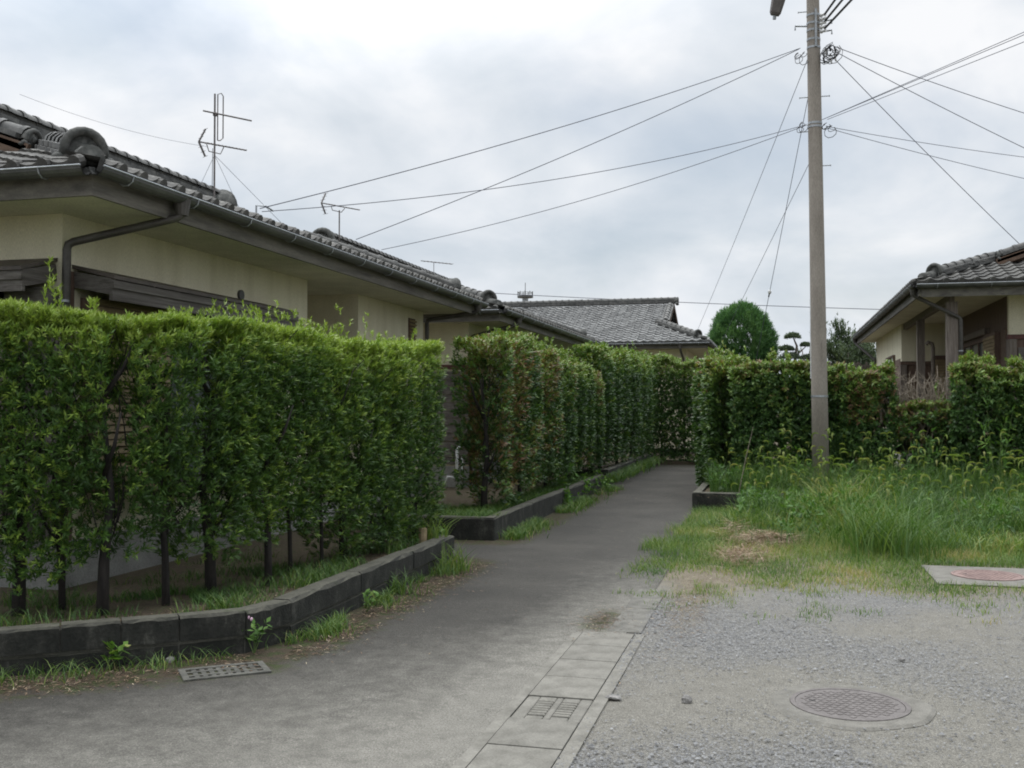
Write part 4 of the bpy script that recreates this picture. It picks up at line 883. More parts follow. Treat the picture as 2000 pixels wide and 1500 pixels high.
cable((polex(5.9) - .1, PY + .05, 5.9), (-1.72, 30.5, 3.2), .0, .005, 'thin stay wire from the pole middle down behind the far hedge', 'guy wire', 'wire', 'pole stays')
g0, g1 = Vector((polex(7.0) - .1, PY + .05, 7.05)), Vector((-.85, 24, .62))
cable(g0, g1, .0, .0055, 'stay wire with a ball insulator running from the pole to the hedge', 'guy wire', 'wire', 'pole stays')
gi = g0 + (g1 - g0) * .475
def guyball():
    r = thing('guy_insulator', 'small pale ball insulator threaded on the stay wire left of the pole', 'insulator', tuple(gi))
    d = (g1 - g0).normalized(); part('ball', MB().ell(gi, (.035, .035, .045), 10, 7), MT['ins'], r, True); part('sleeve', MB().tube([gi + d * .05, gi + d * .12], .014, 6), MT['cable'], r)
guyball()
cable((-18, 60, 8.75), (14, 60, 6.7), .15, .02, 'faint distant wire crossing behind the far bungalow and the dome tree', group='distant wires')
def lamp():
    r = thing('street_lamp', 'grey tail of a lamp hanging in from the top edge left of the pole', 'street lamp', (.05, 18.0, 8.6))
    M = frame((.08, 18.0, 8.62), (.25, -.1, 1), (0, -1, 0)); sec = [(-.1, -.1), (.1, -.1), (.12, .0), (.08, .09), (-.08, .09), (-.12, .0)]
    vs = []; fs = []
    for y, k in ((-.24, .62), (-.2, .8), (.0, .95), (.5, 1.1)):
        for a, b in sec: vs.append(M @ Vector((a * k, y, b * k)))
    for i in range(3):
        for k in range(6): fs.append((i * 6 + k, i * 6 + (k + 1) % 6, (i + 1) * 6 + (k + 1) % 6, (i + 1) * 6 + k))
    fs += [(0, 1, 2, 3, 4, 5), (23, 22, 21, 20, 19, 18)]; part('housing', MB().add(vs, fs), MT['iron'], r)
    part('socket', MB().tube([M @ Vector((0, -.24, 0)), M @ Vector((.01, -.31, 0))], .03, 8), MT['steel'], r)
    part('bracket_arm', MB().tube([(polex(9.4), PY, 9.5), (.4, 18.2, 9.55), (.2, 18.0, 9.1)], .025, 8), MT['steel'], r, True)
lamp()
# ------------------------------------------------------------------ aerials
def yagi(root, tail, head, n, el, refl, name='boom', axis=None):
    t, h = Vector(tail), Vector(head); d = (h - t).normalized(); hz = axis or Vector((-d.y, d.x, 0)); b = part(name, MB().tube([t, h], .011, 6), MT['ant'], root)
    for i in range(n):
        p = t + (h - t) * (.16 + .82 * i / (n - 1)); e = el * (1 - .25 * i / n); part('element', MB().tube([p - hz * e, p + hz * e], .0045, 4), MT['ant'], b)
    if refl:
        for sg in (-1, 1):
            q = t - d * .07 * 0 + Vector((0, 0, sg * .2)) + d * .1; part('reflector', MB().beam(t, q, .022, .022), MT['ant'], b)
            for j in range(1, 4): p = t + (q - t) * j / 3; part('rod', MB().tube([p - hz * el * 1.5, p + hz * el * 1.5], .004, 4), MT['ant'], b)
    return b
def aerial_a():
    x, y = -7.93, 13.5; r = thing('tv_aerial', 'tall mast with two television aerials on the nearest bungalow roof', 'antenna', (x, y, 4.58), 'television aerials')
    part('mast', MB().tube([(x, y, 4.55), (x, y, 6.3)], .014, 8), MT['ant'], r)
    yagi(r, (-8.08, 13.32, 5.56), (-7.66, 13.95, 5.56), 12, .05, True)
    part('stay_bow', MB().tube([(-8.0, 13.4, 5.54), (-7.98, 13.43, 5.44), (-7.88, 13.58, 5.43), (-7.85, 13.62, 5.54)], .008, 5), MT['ant'], r)
    b = part('boom', MB().tube([(-8.0, 13.3, 6.0), (-7.58, 13.95, 6.0)], .012, 6), MT['ant'], r)
    part('dipole', MB().tube([(x + .03, y + .03, 5.62), (x + .03, y + .03, 6.3), (x + .07, y + .06, 6.32), (x + .09, y + .08, 6.28), (x + .09, y + .08, 5.66), (x + .06, y + .05, 5.62), (x + .03, y + .03, 5.62)], .009, 5), MT['ant'], b)
    part('balun', MB().box((x + .02, y - .02, 5.99), (.05, .05, .05)), MT['ant'], b)
    for i, (dx, dy) in enumerate(((.65, .9), (-.55, .1), (.12, .75))):
        part('stay', MB().tube([(x, y, 5.4), (x + dx, y + dy, 4.5)], .0035, 4), MT['wire'], r)
    part('lead', MB().tube([(x - .03, y, 5.5), (x - .035, y, 4.9), (x - .03, y, 4.55)], .005, 4), MT['cable'], r)
aerial_a()
cable((-7.98, 13.4, 5.5), (-9.2, 11.0, 5.65), .08, .0022, 'hair thin wire slung left from the tall aerial over the near roof', group='aerial wires')
def aerial_b():
    x, y = -8.32, 18.85; r = thing('tv_aerial', 'short single television aerial on the second bungalow roof', 'antenna', (x, y, 4.9), 'television aerials')
    part('mast', MB().tube([(x, y, 4.85), (x, y, 5.6)], .014, 8), MT['ant'], r)
    yagi(r, (-8.52, 18.45, 5.68), (-8.08, 19.3, 5.68), 12, .05, True)
    part('stay_bow', MB().tube([(-8.42, 18.68, 5.66), (-8.4, 18.7, 5.58), (-8.3, 18.9, 5.57), (-8.26, 18.97, 5.66)], .009, 5), MT['ant'], r)
aerial_b()
def aerial_c():
    x, y = -8.6, 25.5; r = thing('tv_aerial', 'tiny far aerial peeping over the middle of the long roof', 'antenna', (x, y, 4.9), 'television aerials')
    part('mast', MB().tube([(x, y, 4.85), (x, y, 5.5)], .008, 6), MT['ant'], r); yagi(r, (-8.85, 25.2, 5.5), (-8.25, 26.0, 5.5), 8, .1, False)
aerial_c()
def mast_top():
    x, y = -28.95, 120; r = thing('radio_tower', 'distant round platform of a radio tower above the far roof', 'tower', (x, y, 0))
    part('shaft', MB().tube([(x, y, 0), (x, y, 15.1)], [.7, .35], 10), MT['steel'], r); part('platform', MB().disc((x, y, 15.0), (0, 0, 1), .95, .22, 20), MT['gutter'], r)
    for k in range(9): a = k * .7; part('post', MB().tube([(x + .9 * math.cos(a), y + .9 * math.sin(a), 15), (x + .9 * math.cos(a), y + .9 * math.sin(a), 15.65)], .045, 5), MT['gutter'], r)
    part('rail', MB().tube([(x + .9 * math.cos(k * .5236), y + .9 * math.sin(k * .5236), 15.5) for k in range(13)], .03, 4), MT['gutter'], r); part('whip', MB().tube([(x, y, 15.1), (x, y, 16.7)], .04, 5), MT['gutter'], r)
mast_top()
# wire bracket on the near roof
single('wire_bracket', MB().tube([(-6.5, 12.1, 4.1), (-6.5, 12.1, 4.32), (-6.42, 12.2, 4.33), (-6.36, 12.3, 4.28)], .012, 6), MT['steel'], 'small wire bracket on the near roof edge where two wires end', 'bracket', (-6.5, 12.1, 4.1))
# ------------------------------------------------------------------ hedges
H1 = [(-7.3, 4.75), (-6.4, 5.38), (-5.18, 6.22), (-4.62, 6.5), (-4.36, 7.0), (-4.22, 7.9), (-4.05, 9.1), (-3.88, 10.75)]
def gap1(s, z):
    g = .10 + .22 * np.exp(-((s - .42) / .09) ** 2) * np.exp(-((z - .5) / .3) ** 2) + .14 * np.exp(-((s - .30) / .04) ** 2) * np.exp(-((z - .55) / .35) ** 2) + .3 * np.clip(.3 - z, 0, 1); return g
hedge('clipped_hedge', 'tall narrow leaved clipped hedge behind the block kerb, filling the left foreground', H1, .3, .64, 2.42, 36000, MT['podo'], 10, .056, .0115, .35, .9, .27,
      [(-6.5, 5.35, .05, 4), (-5.18, 6.24, .055, 5), (-5.02, 6.5, .03, 3), (-4.62, 6.4, .05, 2), (-4.38, 6.82, .035, 4), (-4.32, 7.35, .055, 6), (-4.05, 7.78, .04, 4), (-4.12, 8.33, .025, 3), (-4.02, 8.75, .022, 3), (-3.99, 9.16, .05, 5), (-3.92, 10.0, .03, 4), (-3.8, 10.6, .03, 4)],
      gap=gap1, seed=2, zv=.9, tilt=-.09, low=lambda q: .42 * np.clip((q - .72) / .15, 0, 1) + .4 * np.exp(-((q - .36) / .03) ** 2), tips=.2, lobes=.7, lobe_k=.08, spread=(.4, 1.05), shoots=36, topvar=.07, twigs=260)
def br2(s, z, C): return np.clip(.75 * np.exp(-((s - .045) / .03) ** 2) * (z > .05) + .35 * (fbm(C, 1.1, 31) > .56) + .4 * np.exp(-((s - .3) / .14) ** 2) * (z > .7), 0, .8)
hedge('clipped_hedge', 'second clipped hedge along the lane, with a rusty brown dead strip at its near end', [(-3.97, 14.0), (-3.92, 17), (-3.95, 22.0)], .38, .45, 2.6, 14500, MT['broad'], 8, .075, .024, .31, .74, .25,
      [(-4.02, 14.14, .06, 5), (-3.95, 16, .04, 4), (-3.98, 18, .045, 4), (-3.95, 20, .04, 4)], brown=br2, seed=5, lobes=1.3, lobe_k=.28, tips=.16, shoots=60, topvar=.2, twigs=220)
hedge('clipped_hedge', 'dark far hedge on the left of the lane below the far tiled roof', [(-4.0, 22.6), (-3.9, 26), (-3.85, 31)], .4, .4, 3.1, 9000, MT['broad'], 7, .1, .034, .28, .7, .2, [(-3.9, 23.4, .05, 4), (-3.9, 26, .05, 4), (-3.9, 28.5, .05, 4)], seed=8, lobes=1.4, shoots=30, topvar=.14, twigs=100)
hedge('clipped_hedge', 'bushy hedge closing the dead end of the lane', [(-4.3, 31.9), (-2.6, 31.7), (-.9, 31.7)], .5, .0, 3.15, 7000, MT['broad'], 7, .1, .036, .26, .7, .24, [(-3.4, 31.9, .05, 4), (-2, 31.9, .05, 4)], seed=9, lobes=1.3, shoots=30, topvar=.22, twigs=60)
def br4(s, z, C): return np.clip(.45 * np.exp(-((C[:, 0] - 1.5) / .6) ** 2) * (z > .6), 0, .8)
hedge('clipped_hedge', 'thick dark green hedge to the left of the utility pole, turning back along the lane', [(-1.12, 31), (-1.1, 25), (-1.05, 20), (-.72, 19.2), (.1, 19.05), (.75, 19.05)], .45, .2, 2.58, 20000, MT['broad'], 8, .085, .032, .2, .78, .25,
      [(-1.0, 21, .05, 4), (-.4, 19.1, .05, 4), (.4, 19.1, .05, 4)], sb=.5, lobes=1.05, lobe_k=.24, tips=.17, seed=12, shoots=70, topvar=.2, twigs=150)
hedge('clipped_hedge', 'lower hedge right of the utility pole, brown and thin along its top', [(.78, 19.1), (1.4, 19.1), (1.95, 19.1)], .38, .3, 2.35, 4600, MT['broad'], 8, .08, .027, .36, .7, .25, [(1.2, 19.1, .04, 4), (1.7, 19.1, .04, 4)], brown=br4, seed=15, shoots=20, topvar=.12, twigs=90)
hedge('clipped_hedge', 'half dead low stretch of hedge in front of the veranda posts', [(1.95, 19.1), (2.6, 19.1), (3.1, 19.05)], .36, .3, 1.75, 2000, MT['broad'], 8, .08, .027, .42, .66, .22, [(2.2, 19.1, .03, 4), (2.7, 19.1, .03, 4)], brown=lambda s, z, C: .3 * (z > .6), seed=17, shoots=8, topvar=.25, twigs=120)
hedge('clipped_hedge', 'bushy hedge with tall shoots at the right edge of the photo', [(3.0, 18.9), (3.8, 18.8), (4.9, 18.8), (6.5, 18.8)], .46, .2, 2.4, 8000, MT['broad'], 8, .09, .034, .34, .78, .24, [(3.4, 18.9, .04, 4), (4.2, 18.9, .04, 4)], seed=19, lobes=1.1, lobe_k=.25, tips=.16, shoots=70, topvar=.3, twigs=90)
def twig_tangle():
    mb = MB(); rg = random.Random(9)
    for i in range(330):
        x = rg.uniform(1.75, 3.2); y = 19.1 + rg.uniform(-.3, .3); z = rg.uniform(1.2, 2.1); h = rg.uniform(.15, .5); a = rg.uniform(-.25, .25)
        mb.tube([(x, y, z - .2), (x + a * .5, y, z + h * .4), (x + a + rg.uniform(-.08, .08), y + rg.uniform(-.1, .1), z + h * .75)], [.006, .005, .003], 4, False)
        if i % 2: mb.tube([(x + a * .5, y, z + h * .4), (x + a * .5 + rg.uniform(-.2, .2), y, z + h * .55)], [.004, .002], 4, False)
    o = struct('dry_twigs', mb, MT['twig'], 'stuff')
twig_tangle()
# ------------------------------------------------------------------ trees
def crown(fn, n, mat, k, L, Wd, seed, upw, base=.3, thr=.35, parent=None, off=None, spread=(.3, 1.0), f=2.0):
    rg = np.random.default_rng(seed); C, A = fn(rg, int(n * 1.8)); keep = fbm(C, f, seed) > thr; C, A = C[keep][:n], A[keep][:n]
    A = A * .8 + np.array([0, 0, upw]) + rg.normal(0, .25, A.shape); t = np.clip(base + (fbm(C, 1.6, seed + 3) - .5) * .8, .02, .9)
    foliage_obj('crown', sprigs(C, A, k, L, Wd, t, L, spread, rg), mat, parent, off)
def far_wood():
    rg = np.random.default_rng(77); n = 9000; x = rg.uniform(-16, 16, n); y = rg.uniform(50, 56, n); top = 2.6 + 1.2 * vn(np.c_[x, x * 0, x * 0], .5, 2)
    C = np.c_[x, y, .1 + (top - .1) * rg.random(n) ** .7]; A = np.c_[rg.normal(0, .6, n), -np.ones(n) * .7, np.full(n, .7)]
    foliage_obj('far_wood', sprigs(C, A, 6, .3, .12, np.clip(.25 + (fbm(C, .6, 3) - .5) * .6, 0, .8), .3, (.3, 1.2), rg), MT['dull'])
far_wood()
def dome_tree():
    x, y = -1.3, 42; r = thing('round_tree', 'smooth domed bright green conifer beyond the far hedge', 'tree', (x, y, .25))
    part('trunk', MB().tube([(x, y, .1), (x + .03, y, 1.6), (x, y, 4.6)], [.16, .12, .03], 8), MT['bark'], r, True)
    def fn(rg, n):
        d = nrm(rg.normal(size=(n, 3))); u = 1 - .3 * rg.random(n) ** 2; P = d * u[:, None] * np.array([1.27, 1.27, 1.75]); P *= (1 + .42 * (fbm(d, 2.6, 6) - .5) + .1 * (rg.random(n) - .5))[:, None]; P[:, 2] += 4.0; P[:, :2] += (x, y); return P, d
    crown(fn, 12000, MT['conifer'], 7, .17, .022, 21, .75, .45, .36, r, r.location, (.15, .7), 2.6)
dome_tree()
def niwaki():
    x, y = .72, 38.0; r = thing('cloud_pruned_pine', 'small cloud pruned tree with flat leaf pads left of the pole', 'tree', (x, y, .25))
    part('trunk', MB().tube([(x, y, .1), (x + .08, y, 2.2), (x - .06, y, 3.3), (x + .02, y, 3.9), (x - .1, y, 4.2)], [.09, .07, .05, .04, .02], 8), MT['barkl'], r, True)
    for i, (dx, dz, a, h) in enumerate(((-.12, 4.2, .27, .2), (-.33, 3.76, .26, .17), (-.22, 3.46, .42, .24), (.32, 3.9, .17, .13), (.45, 3.45, .34, .16), (-.5, 3.1, .4, .2), (.1, 3.1, .5, .2))):
        if abs(dx + .12) > .05: part('limb', MB().tube([(x, y, dz - .35), (x + dx * .6, y, dz - .15), (x + dx, y, dz - .03)], [.03, .025, .015], 6), MT['barkl'], r, True)
        rg = np.random.default_rng(40 + i); n = 520; d = nrm(rg.normal(size=(n, 3))); d[:, 2] = np.abs(d[:, 2]) - .15; P = d * (np.array([a, a, h]) * (.6 + .4 * rg.random(n)[:, None]) * (1 + .5 * (fbm(d, 1.6, i) - .5))[:, None]) + np.array([x + dx, y, dz])
        foliage_obj('leaf_pad', sprigs(P, d * .6 + [0, 0, .7], 6, .07, .016, np.full(n, .28) + rg.normal(0, .1, n), .05, (.3, 1.2), rg), MT['dull'], r, r.location)
niwaki()
def shrub_tree(x, y, label, w, h0, h1, seed, n, name='loose_tree'):
    r = thing(name, label, 'tree', (x, y, .25)); rg0 = random.Random(seed); tips = []
    part('trunk', MB().tube([(x, y, .1), (x, y, h0 * .5), (x + .05, y, h0)], [.12, .09, .06], 8), MT['barkl'], r, True)
    for i in range(11):
        a = rg0.uniform(0, 6.28); l = rg0.uniform(.4, 1) * w; z1 = h0 + (h1 - h0) * rg0.uniform(.45, 1.0) * (1 - .35 * l / w); e = (x + math.cos(a) * l, y + math.sin(a) * l, z1); m = (x + math.cos(a) * l * .5, y + math.sin(a) * l * .5, h0 * .7 + (z1 - h0 * .7) * .5)
        part('limb', MB().tube([(x, y, h0 * .6), m, e], [.04, .028, .01], 6), MT['barkl'], r, True); tips.append((np.array(m), np.array(e)))
    def fn(rg, k):
        i = rg.integers(0, len(tips), k); t = rg.random(k)[:, None] * 1.05; m = np.array([q[0] for q in tips])[i]; e = np.array([q[1] for q in tips])[i]
        P = m + (e - m) * t + rg.normal(0, .17 * w, (k, 3)) * np.array([1, 1, .8]); return P, nrm(P - np.array([x, y, h0]))
    crown(fn, n, MT['dull'], 7, .13, .03, seed, .8, .32, .4, r, r.location, (.2, .9), 1.7)
shrub_tree(2.6, 40, 'loose grey green tree between the pole and the house on the right', 1.0, 2.6, 5.5, 31, 2600)
shrub_tree(3.7, 43, 'pale airy tree partly hidden by the eaves of the right house', .9, 2.6, 5.2, 33, 1700)
shrub_tree(1.35, 41.5, 'thin twiggy tree half hidden behind the utility pole', .45, 2.4, 5.0, 35, 500)
shrub_tree(-.3, 36.5, 'low rounded shrub above the hedge below the domed conifer', .8, 1.6, 3.3, 37, 1800, 'garden_shrub')
def reed_fence():
    r = thing('reed_fence', 'low grey reed fence beyond the hedge right of the pole', 'fence', (2.5, 35, .25))
    for i in range(44): part('reed', MB().tube([(1.1 + i * .062, 35 + random.uniform(-.01, .01), .2), (1.1 + i * .062, 35, 3.15 + random.uniform(-.06, .06))], .026, 5), MT['barkl'], r)
    for z in (1.2, 2.4): part('rail', MB().b2(1.05, 3.9, 35.03, 35.07, z, z + .05), MT['wood'], r)
reed_fence()
# ------------------------------------------------------------------ grass, weeds, litter
def blades(P, H, lean, Wd, tint, seed, seg=3, curl=.9):
    rg = np.random.default_rng(seed); n = len(P); a = rg.uniform(0, 6.28, n); d = np.c_[np.cos(a), np.sin(a), np.zeros(n)]; sd = np.c_[-np.sin(a), np.cos(a), np.zeros(n)]
    b = a + rg.uniform(-1.2, 1.2, n); sd = np.c_[-np.sin(b), np.cos(b), np.zeros(n)]
    V = np.empty((n, 2 * (seg + 1), 3)); T = np.empty((n, 2 * (seg + 1)))
    for j in range(seg + 1):
        t = j / seg; off = lean * t ** 1.9; z = H * (t - curl * .42 * (lean / np.maximum(H, .01)) * t ** 3); w = Wd * (1 - .93 * t ** 1.5) / 2
        c = P + d * off[:, None]; c[:, 2] = P[:, 2] + z; V[:, 2 * j] = c - sd * w[:, None]; V[:, 2 * j + 1] = c + sd * w[:, None]; T[:, 2 * j] = T[:, 2 * j + 1] = tint
    base = (np.arange(n) * 2 * (seg + 1))[:, None]; Q = np.concatenate([base + np.array([[2 * j, 2 * j + 1, 2 * j + 3, 2 * j + 2]]) for j in range(seg)], 0)
    return V.reshape(-1, 3), Q, T.ravel()
def gz(P, bed=.0):
    z = (fbm(P, .9, 4) - .5) * .026; return np.c_[P[:, 0], P[:, 1], z + bed]
def scatter(n, x0, x1, y0, y1, f, seed, z=0):
    rg = np.random.default_rng(seed); P = np.c_[rg.uniform(x0, x1, n), rg.uniform(y0, y1, n), np.zeros(n)]; P = P[rg.random(n) < f(P)]; P[:, 2] = z; return P, rg
def sm(a, b, x): t = np.clip((x - a) / (b - a), 0, 1); return t * t * (3 - 2 * t)
# tall meadow in front of the right kerb
def edge_y(x): return 13.4 - .5 * np.clip(x + .2, 0, 1) + 1.2 * np.clip(-x - .1, 0, 1.3) + .35 * np.sin(x * 2.3)
P, rg = scatter(52000, -1.45, 8, 12.2, 17.5, lambda P: sm(-1.0, -.5, P[:, 0] - .25 * (P[:, 1] - 15.5)) * (1 - .9 * sm(-.35, -.75, P[:, 0]) * sm(14.6, 15.6, P[:, 1])) * sm(-.3, .5, P[:, 1] - edge_y(P[:, 0]) + (fbm(P, 1.3, 3) - .5) * 1.4) * np.clip(2.2 * (fbm(P, 1.5, 5) - .22), .08, 1) * ~((P[:, 0] > 1.45) & (P[:, 1] < 12.6)), 61)
hgt = rg.uniform(.2, .8, len(P)) ** 1.15 * (.4 + .75 * sm(0, 2.6, P[:, 1] - edge_y(P[:, 0]))) * (.35 + 1.25 * fbm(P, 1.2, 9))
tall = blades(gz(P), hgt, hgt * rg.uniform(.2, 1.25, len(P)), rg.uniform(.006, .017, len(P)), np.clip(.46 + (fbm(P, 1.1, 13) - .5) * 1.3 + rg.normal(0, .2, len(P)), 0, .95), 62)
# meadow strip on top of the bed, round the pole
P, rg = scatter(16000, -1.1, 7, 17.55, 19.0, lambda P: .3 + .7 * fbm(P, 1.6, 15) - .45 * (P[:, 0] < -.55), 63, .25)
h2 = rg.uniform(.3, .75, len(P)); tall2 = blades(P, h2, h2 * rg.uniform(.25, .8, len(P)), rg.uniform(.007, .012, len(P)), np.clip(.36 + rg.normal(0, .18, len(P)), 0, .95), 64)
foliage_obj('tall_grass', cat_(tall, tall2), MT['grass'])
P, rg = scatter(4000, -1.1, 7, 13.2, 18.6, lambda P: (P[:, 1] > edge_y(P[:, 0]) + .1) * ~((P[:, 0] < -.55) & (P[:, 1] < 17.6)) * (fbm(P, 1.4, 101) > .5) * 1.0, 102)
P[:, 2] = rg.uniform(.08, .5, len(P)) * (.4 + fbm(P, 1.1, 9)) + np.where(P[:, 1] > 17.5, .2, 0)
foliage_obj('mixed_weeds', sprigs(P, np.c_[rg.normal(0, .5, (len(P), 2)), np.ones(len(P))], 6, .1, .032, np.clip(.4 + (fbm(P, 1.0, 104) - .5) * 1.0 + rg.normal(0, .1, len(P)), 0, .9), .1, (.4, 1.4), rg), MT['weed'])
# short turf patches creeping over the gravel
def turf(P):
    x, y = P[:, 0], P[:, 1]; n = fbm(P, 1.2, 41)
    m = sm(8.9, 10.8, y + (n - .5) * 3.4 - 1.1 * sm(-.1, -.6, x)) * sm(-1.55, -1.15, x + (n - .5) * .5)
    m *= 1 - sm(.55, .8, fbm(P, .75, 44)) * .75 * sm(12.4, 11.2, y)
    m += .55 * sm(.6, .68, fbm(P, 2.3, 46)) * sm(8.3, 9.4, y); m *= ~((x > 1.5) & (x < 2.9) & (y > 10.62) & (y < 11.9)) * 1.0
    m += np.exp(-((x - 1.5) ** 2 / .12 + (y - 10.35) ** 2 / .06)) * 1.4
    m *= 1 - .95 * np.exp(-((x + .4) ** 2 / .07 + (y - 12.2) ** 2 / .6)) - .9 * np.exp(-((x + .15) ** 2 / .16 + (y - 13.35) ** 2 / .25))
    return np.clip(m * (.35 + n), 0, 1)
P, rg = scatter(90000, -1.6, 5, 8.3, 14.6, turf, 65)
P6, rg6 = scatter(9000, -1.3, .2, 14.3, 17.36, lambda P: .25 + .75 * fbm(P, 1.5, 49), 67); P = np.concatenate([P, P6])
h3 = rg.uniform(.025, .085, len(P)) * (1 + 1.3 * sm(10.6, 13.2, P[:, 1])); t3 = np.clip(.68 + (fbm(P, 1.6, 48) - .5) * .9 + rg.normal(0, .14, len(P)), .1, 1)
foliage_obj('short_grass', blades(gz(P), h3, h3 * rg.uniform(.3, 1.0, len(P)), rg.uniform(.004, .008, len(P)), t3, 66, 2), MT['grass'])
# grass on the two left beds and along the kerb feet
def along(path, n, off, spread, seed, z, fr=(0, 1)):
    rg = np.random.default_rng(seed); path = np.array(path, float); s = np.linalg.norm(np.diff(path, axis=0), axis=1); cum = np.r_[0, np.cumsum(s)]; q = rg.uniform(fr[0], fr[1], n) * cum[-1]; i = np.clip(np.searchsorted(cum, q, 'right') - 1, 0, len(s) - 1)
    d = (path[i + 1] - path[i]) / s[i][:, None]; p = path[i] + d * (q - cum[i])[:, None]; nr = np.c_[-d[:, 1], d[:, 0]]; o = off + rg.normal(0, spread, n); return np.c_[p + nr * o[:, None], np.full(n, z)], rg, o
P, rg, o = along(KERB1, 8000, .34, .2, 71, .24); P = P[(o > .15) & (fbm(P, 2.4, 52) > .5)]; h = np.random.default_rng(1).uniform(.04, .2, len(P)); g1 = blades(P, h, h * .7, np.full(len(P), .007), np.clip(np.random.default_rng(2).normal(.4, .2, len(P)), 0, 1), 72)
P, rg, o = along(KERB1, 15000, .9, .45, 73, .24); P = P[(o > .4) & (o < 1.9) & (fbm(P, 1.7, 54) > .52)]; h = np.random.default_rng(3).uniform(.03, .12, len(P)); g2 = blades(P, h, h * .7, np.full(len(P), .007), np.clip(np.random.default_rng(4).normal(.3, .15, len(P)), 0, 1), 74)
P, rg, o = along(KERB2, 9000, .32, .16, 75, .23); P = P[(o > .15)]; h = np.random.default_rng(5).uniform(.04, .2, len(P)); g3 = blades(P, h, h * .8, np.full(len(P), .009), np.clip(np.random.default_rng(6).normal(.4, .16, len(P)), 0, 1), 76)
P, rg, o = along(KERB1, 9000, -.1, .1, 77, .0); P = P[(o < -.03) & (fbm(P, 2.0, 56) > .53) & ((P[:, 1] > 6.5) | (rg.random(len(P)) < .34))]; h = np.random.default_rng(7).uniform(.03, .17, len(P)); g4 = blades(P, h, h * .8, np.full(len(P), .007), np.clip(np.random.default_rng(8).normal(.48, .2, len(P)), 0, 1), 78)
P, rg, o = along(KERB2[1:], 6000, -.14, .12, 79, .0); P = P[(o < -.03) & (fbm(P, 1.5, 58) > .44)]; h = np.random.default_rng(9).uniform(.04, .2, len(P)); g5 = blades(P, h, h * .8, np.full(len(P), .01), np.clip(np.random.default_rng(10).normal(.48, .2, len(P)), 0, 1), 80)
P, rg, o = along(KERB1[:2], 5200, -.5, .17, 81, .0, (.3, 1)); P = P[fbm(P, 2.2, 60) > .5]; h = np.random.default_rng(11).uniform(.03, .14, len(P)); g6 = blades(P, h, h * .8, np.full(len(P), .006), np.clip(np.random.default_rng(12).normal(.55, .22, len(P)), 0, 1), 82)
P, rg, o = along([(-3.6, 22), (-3.6, 31)], 3500, .0, .18, 83, .1); h = np.random.default_rng(13).uniform(.1, .35, len(P)); g7 = blades(P, h, h * .8, np.full(len(P), .014), np.clip(np.random.default_rng(14).normal(.4, .2, len(P)), 0, 1), 84)
P = np.c_[np.random.default_rng(15).uniform(-5.6, -3.7, 5000), np.random.default_rng(16).uniform(12.95, 14.6, 5000), np.full(5000, .23)]; h = np.random.default_rng(17).uniform(.03, .14, 5000); g8 = blades(P, h, h * .9, np.full(5000, .012), np.clip(np.random.default_rng(18).normal(.45, .2, 5000), 0, .9), 86)
foliage_obj('verge_grass', cat_(g1, g2, g3, g4, g5, g6, g7, g8), MT['grass'])
# foxtail heads arching over the tall grass
def foxtails(n):
    rg = np.random.default_rng(91); x = rg.uniform(-1.0, 5, n * 2); y = rg.uniform(13.6, 18.6, n * 2); k = (y > edge_y(x) + .3) & ((x > -.5) | (y > 17.6))
    x, y = x[k][:n], y[k][:n]; mb = MB()
    vs, qs, ts = [], [], []
    m = len(x); a = rg.uniform(0, 6.28, m); H = rg.uniform(.6, 1.15, m) + np.where(y > 17.4, .25, 0); H = np.where(x < -.3, H * .85, H); b = 0
    P = np.c_[x, y, np.zeros(m)]; d = np.c_[np.cos(a), np.sin(a), np.zeros(m)]; L = rg.uniform(.13, .24, m)
    A = [blades(P, H, np.full(m, .1), np.full(m, .006), np.full(m, .55), 92)]
    tip = A[0][0].reshape(m, 8, 3)[:, 6]; C = []
    for j in range(7):
        t = j / 6; ang = t * 2.0; C.append(tip + d * (np.sin(ang) * L * .6)[:, None] + np.array([0, 0, 1]) * ((1 - np.cos(ang)) * -L * .55 + np.sin(ang * .8) * L * .35)[:, None])
    C = np.array(C)
    for rot in range(3):
        th = rot * 1.047; sd = np.c_[-np.sin(a) * math.cos(th), np.cos(a) * math.cos(th), np.full(m, math.sin(th))]; wd = [.004, .011, .014, .014, .012, .009, .003]
        V = np.empty((m, 14, 3))
        for j in range(7): V[:, 2 * j] = C[j] - sd * wd[j]; V[:, 2 * j + 1] = C[j] + sd * wd[j]
        base = (np.arange(m) * 14)[:, None]; Q = np.concatenate([base + np.array([[2 * j, 2 * j + 1, 2 * j + 3, 2 * j + 2]]) for j in range(6)], 0); A.append((V.reshape(-1, 3), Q, np.repeat(rg.uniform(.66, .93, m), 14)))
    foliage_obj('foxtail_grass', cat_(*A), MT['grass'])
foxtails(400)
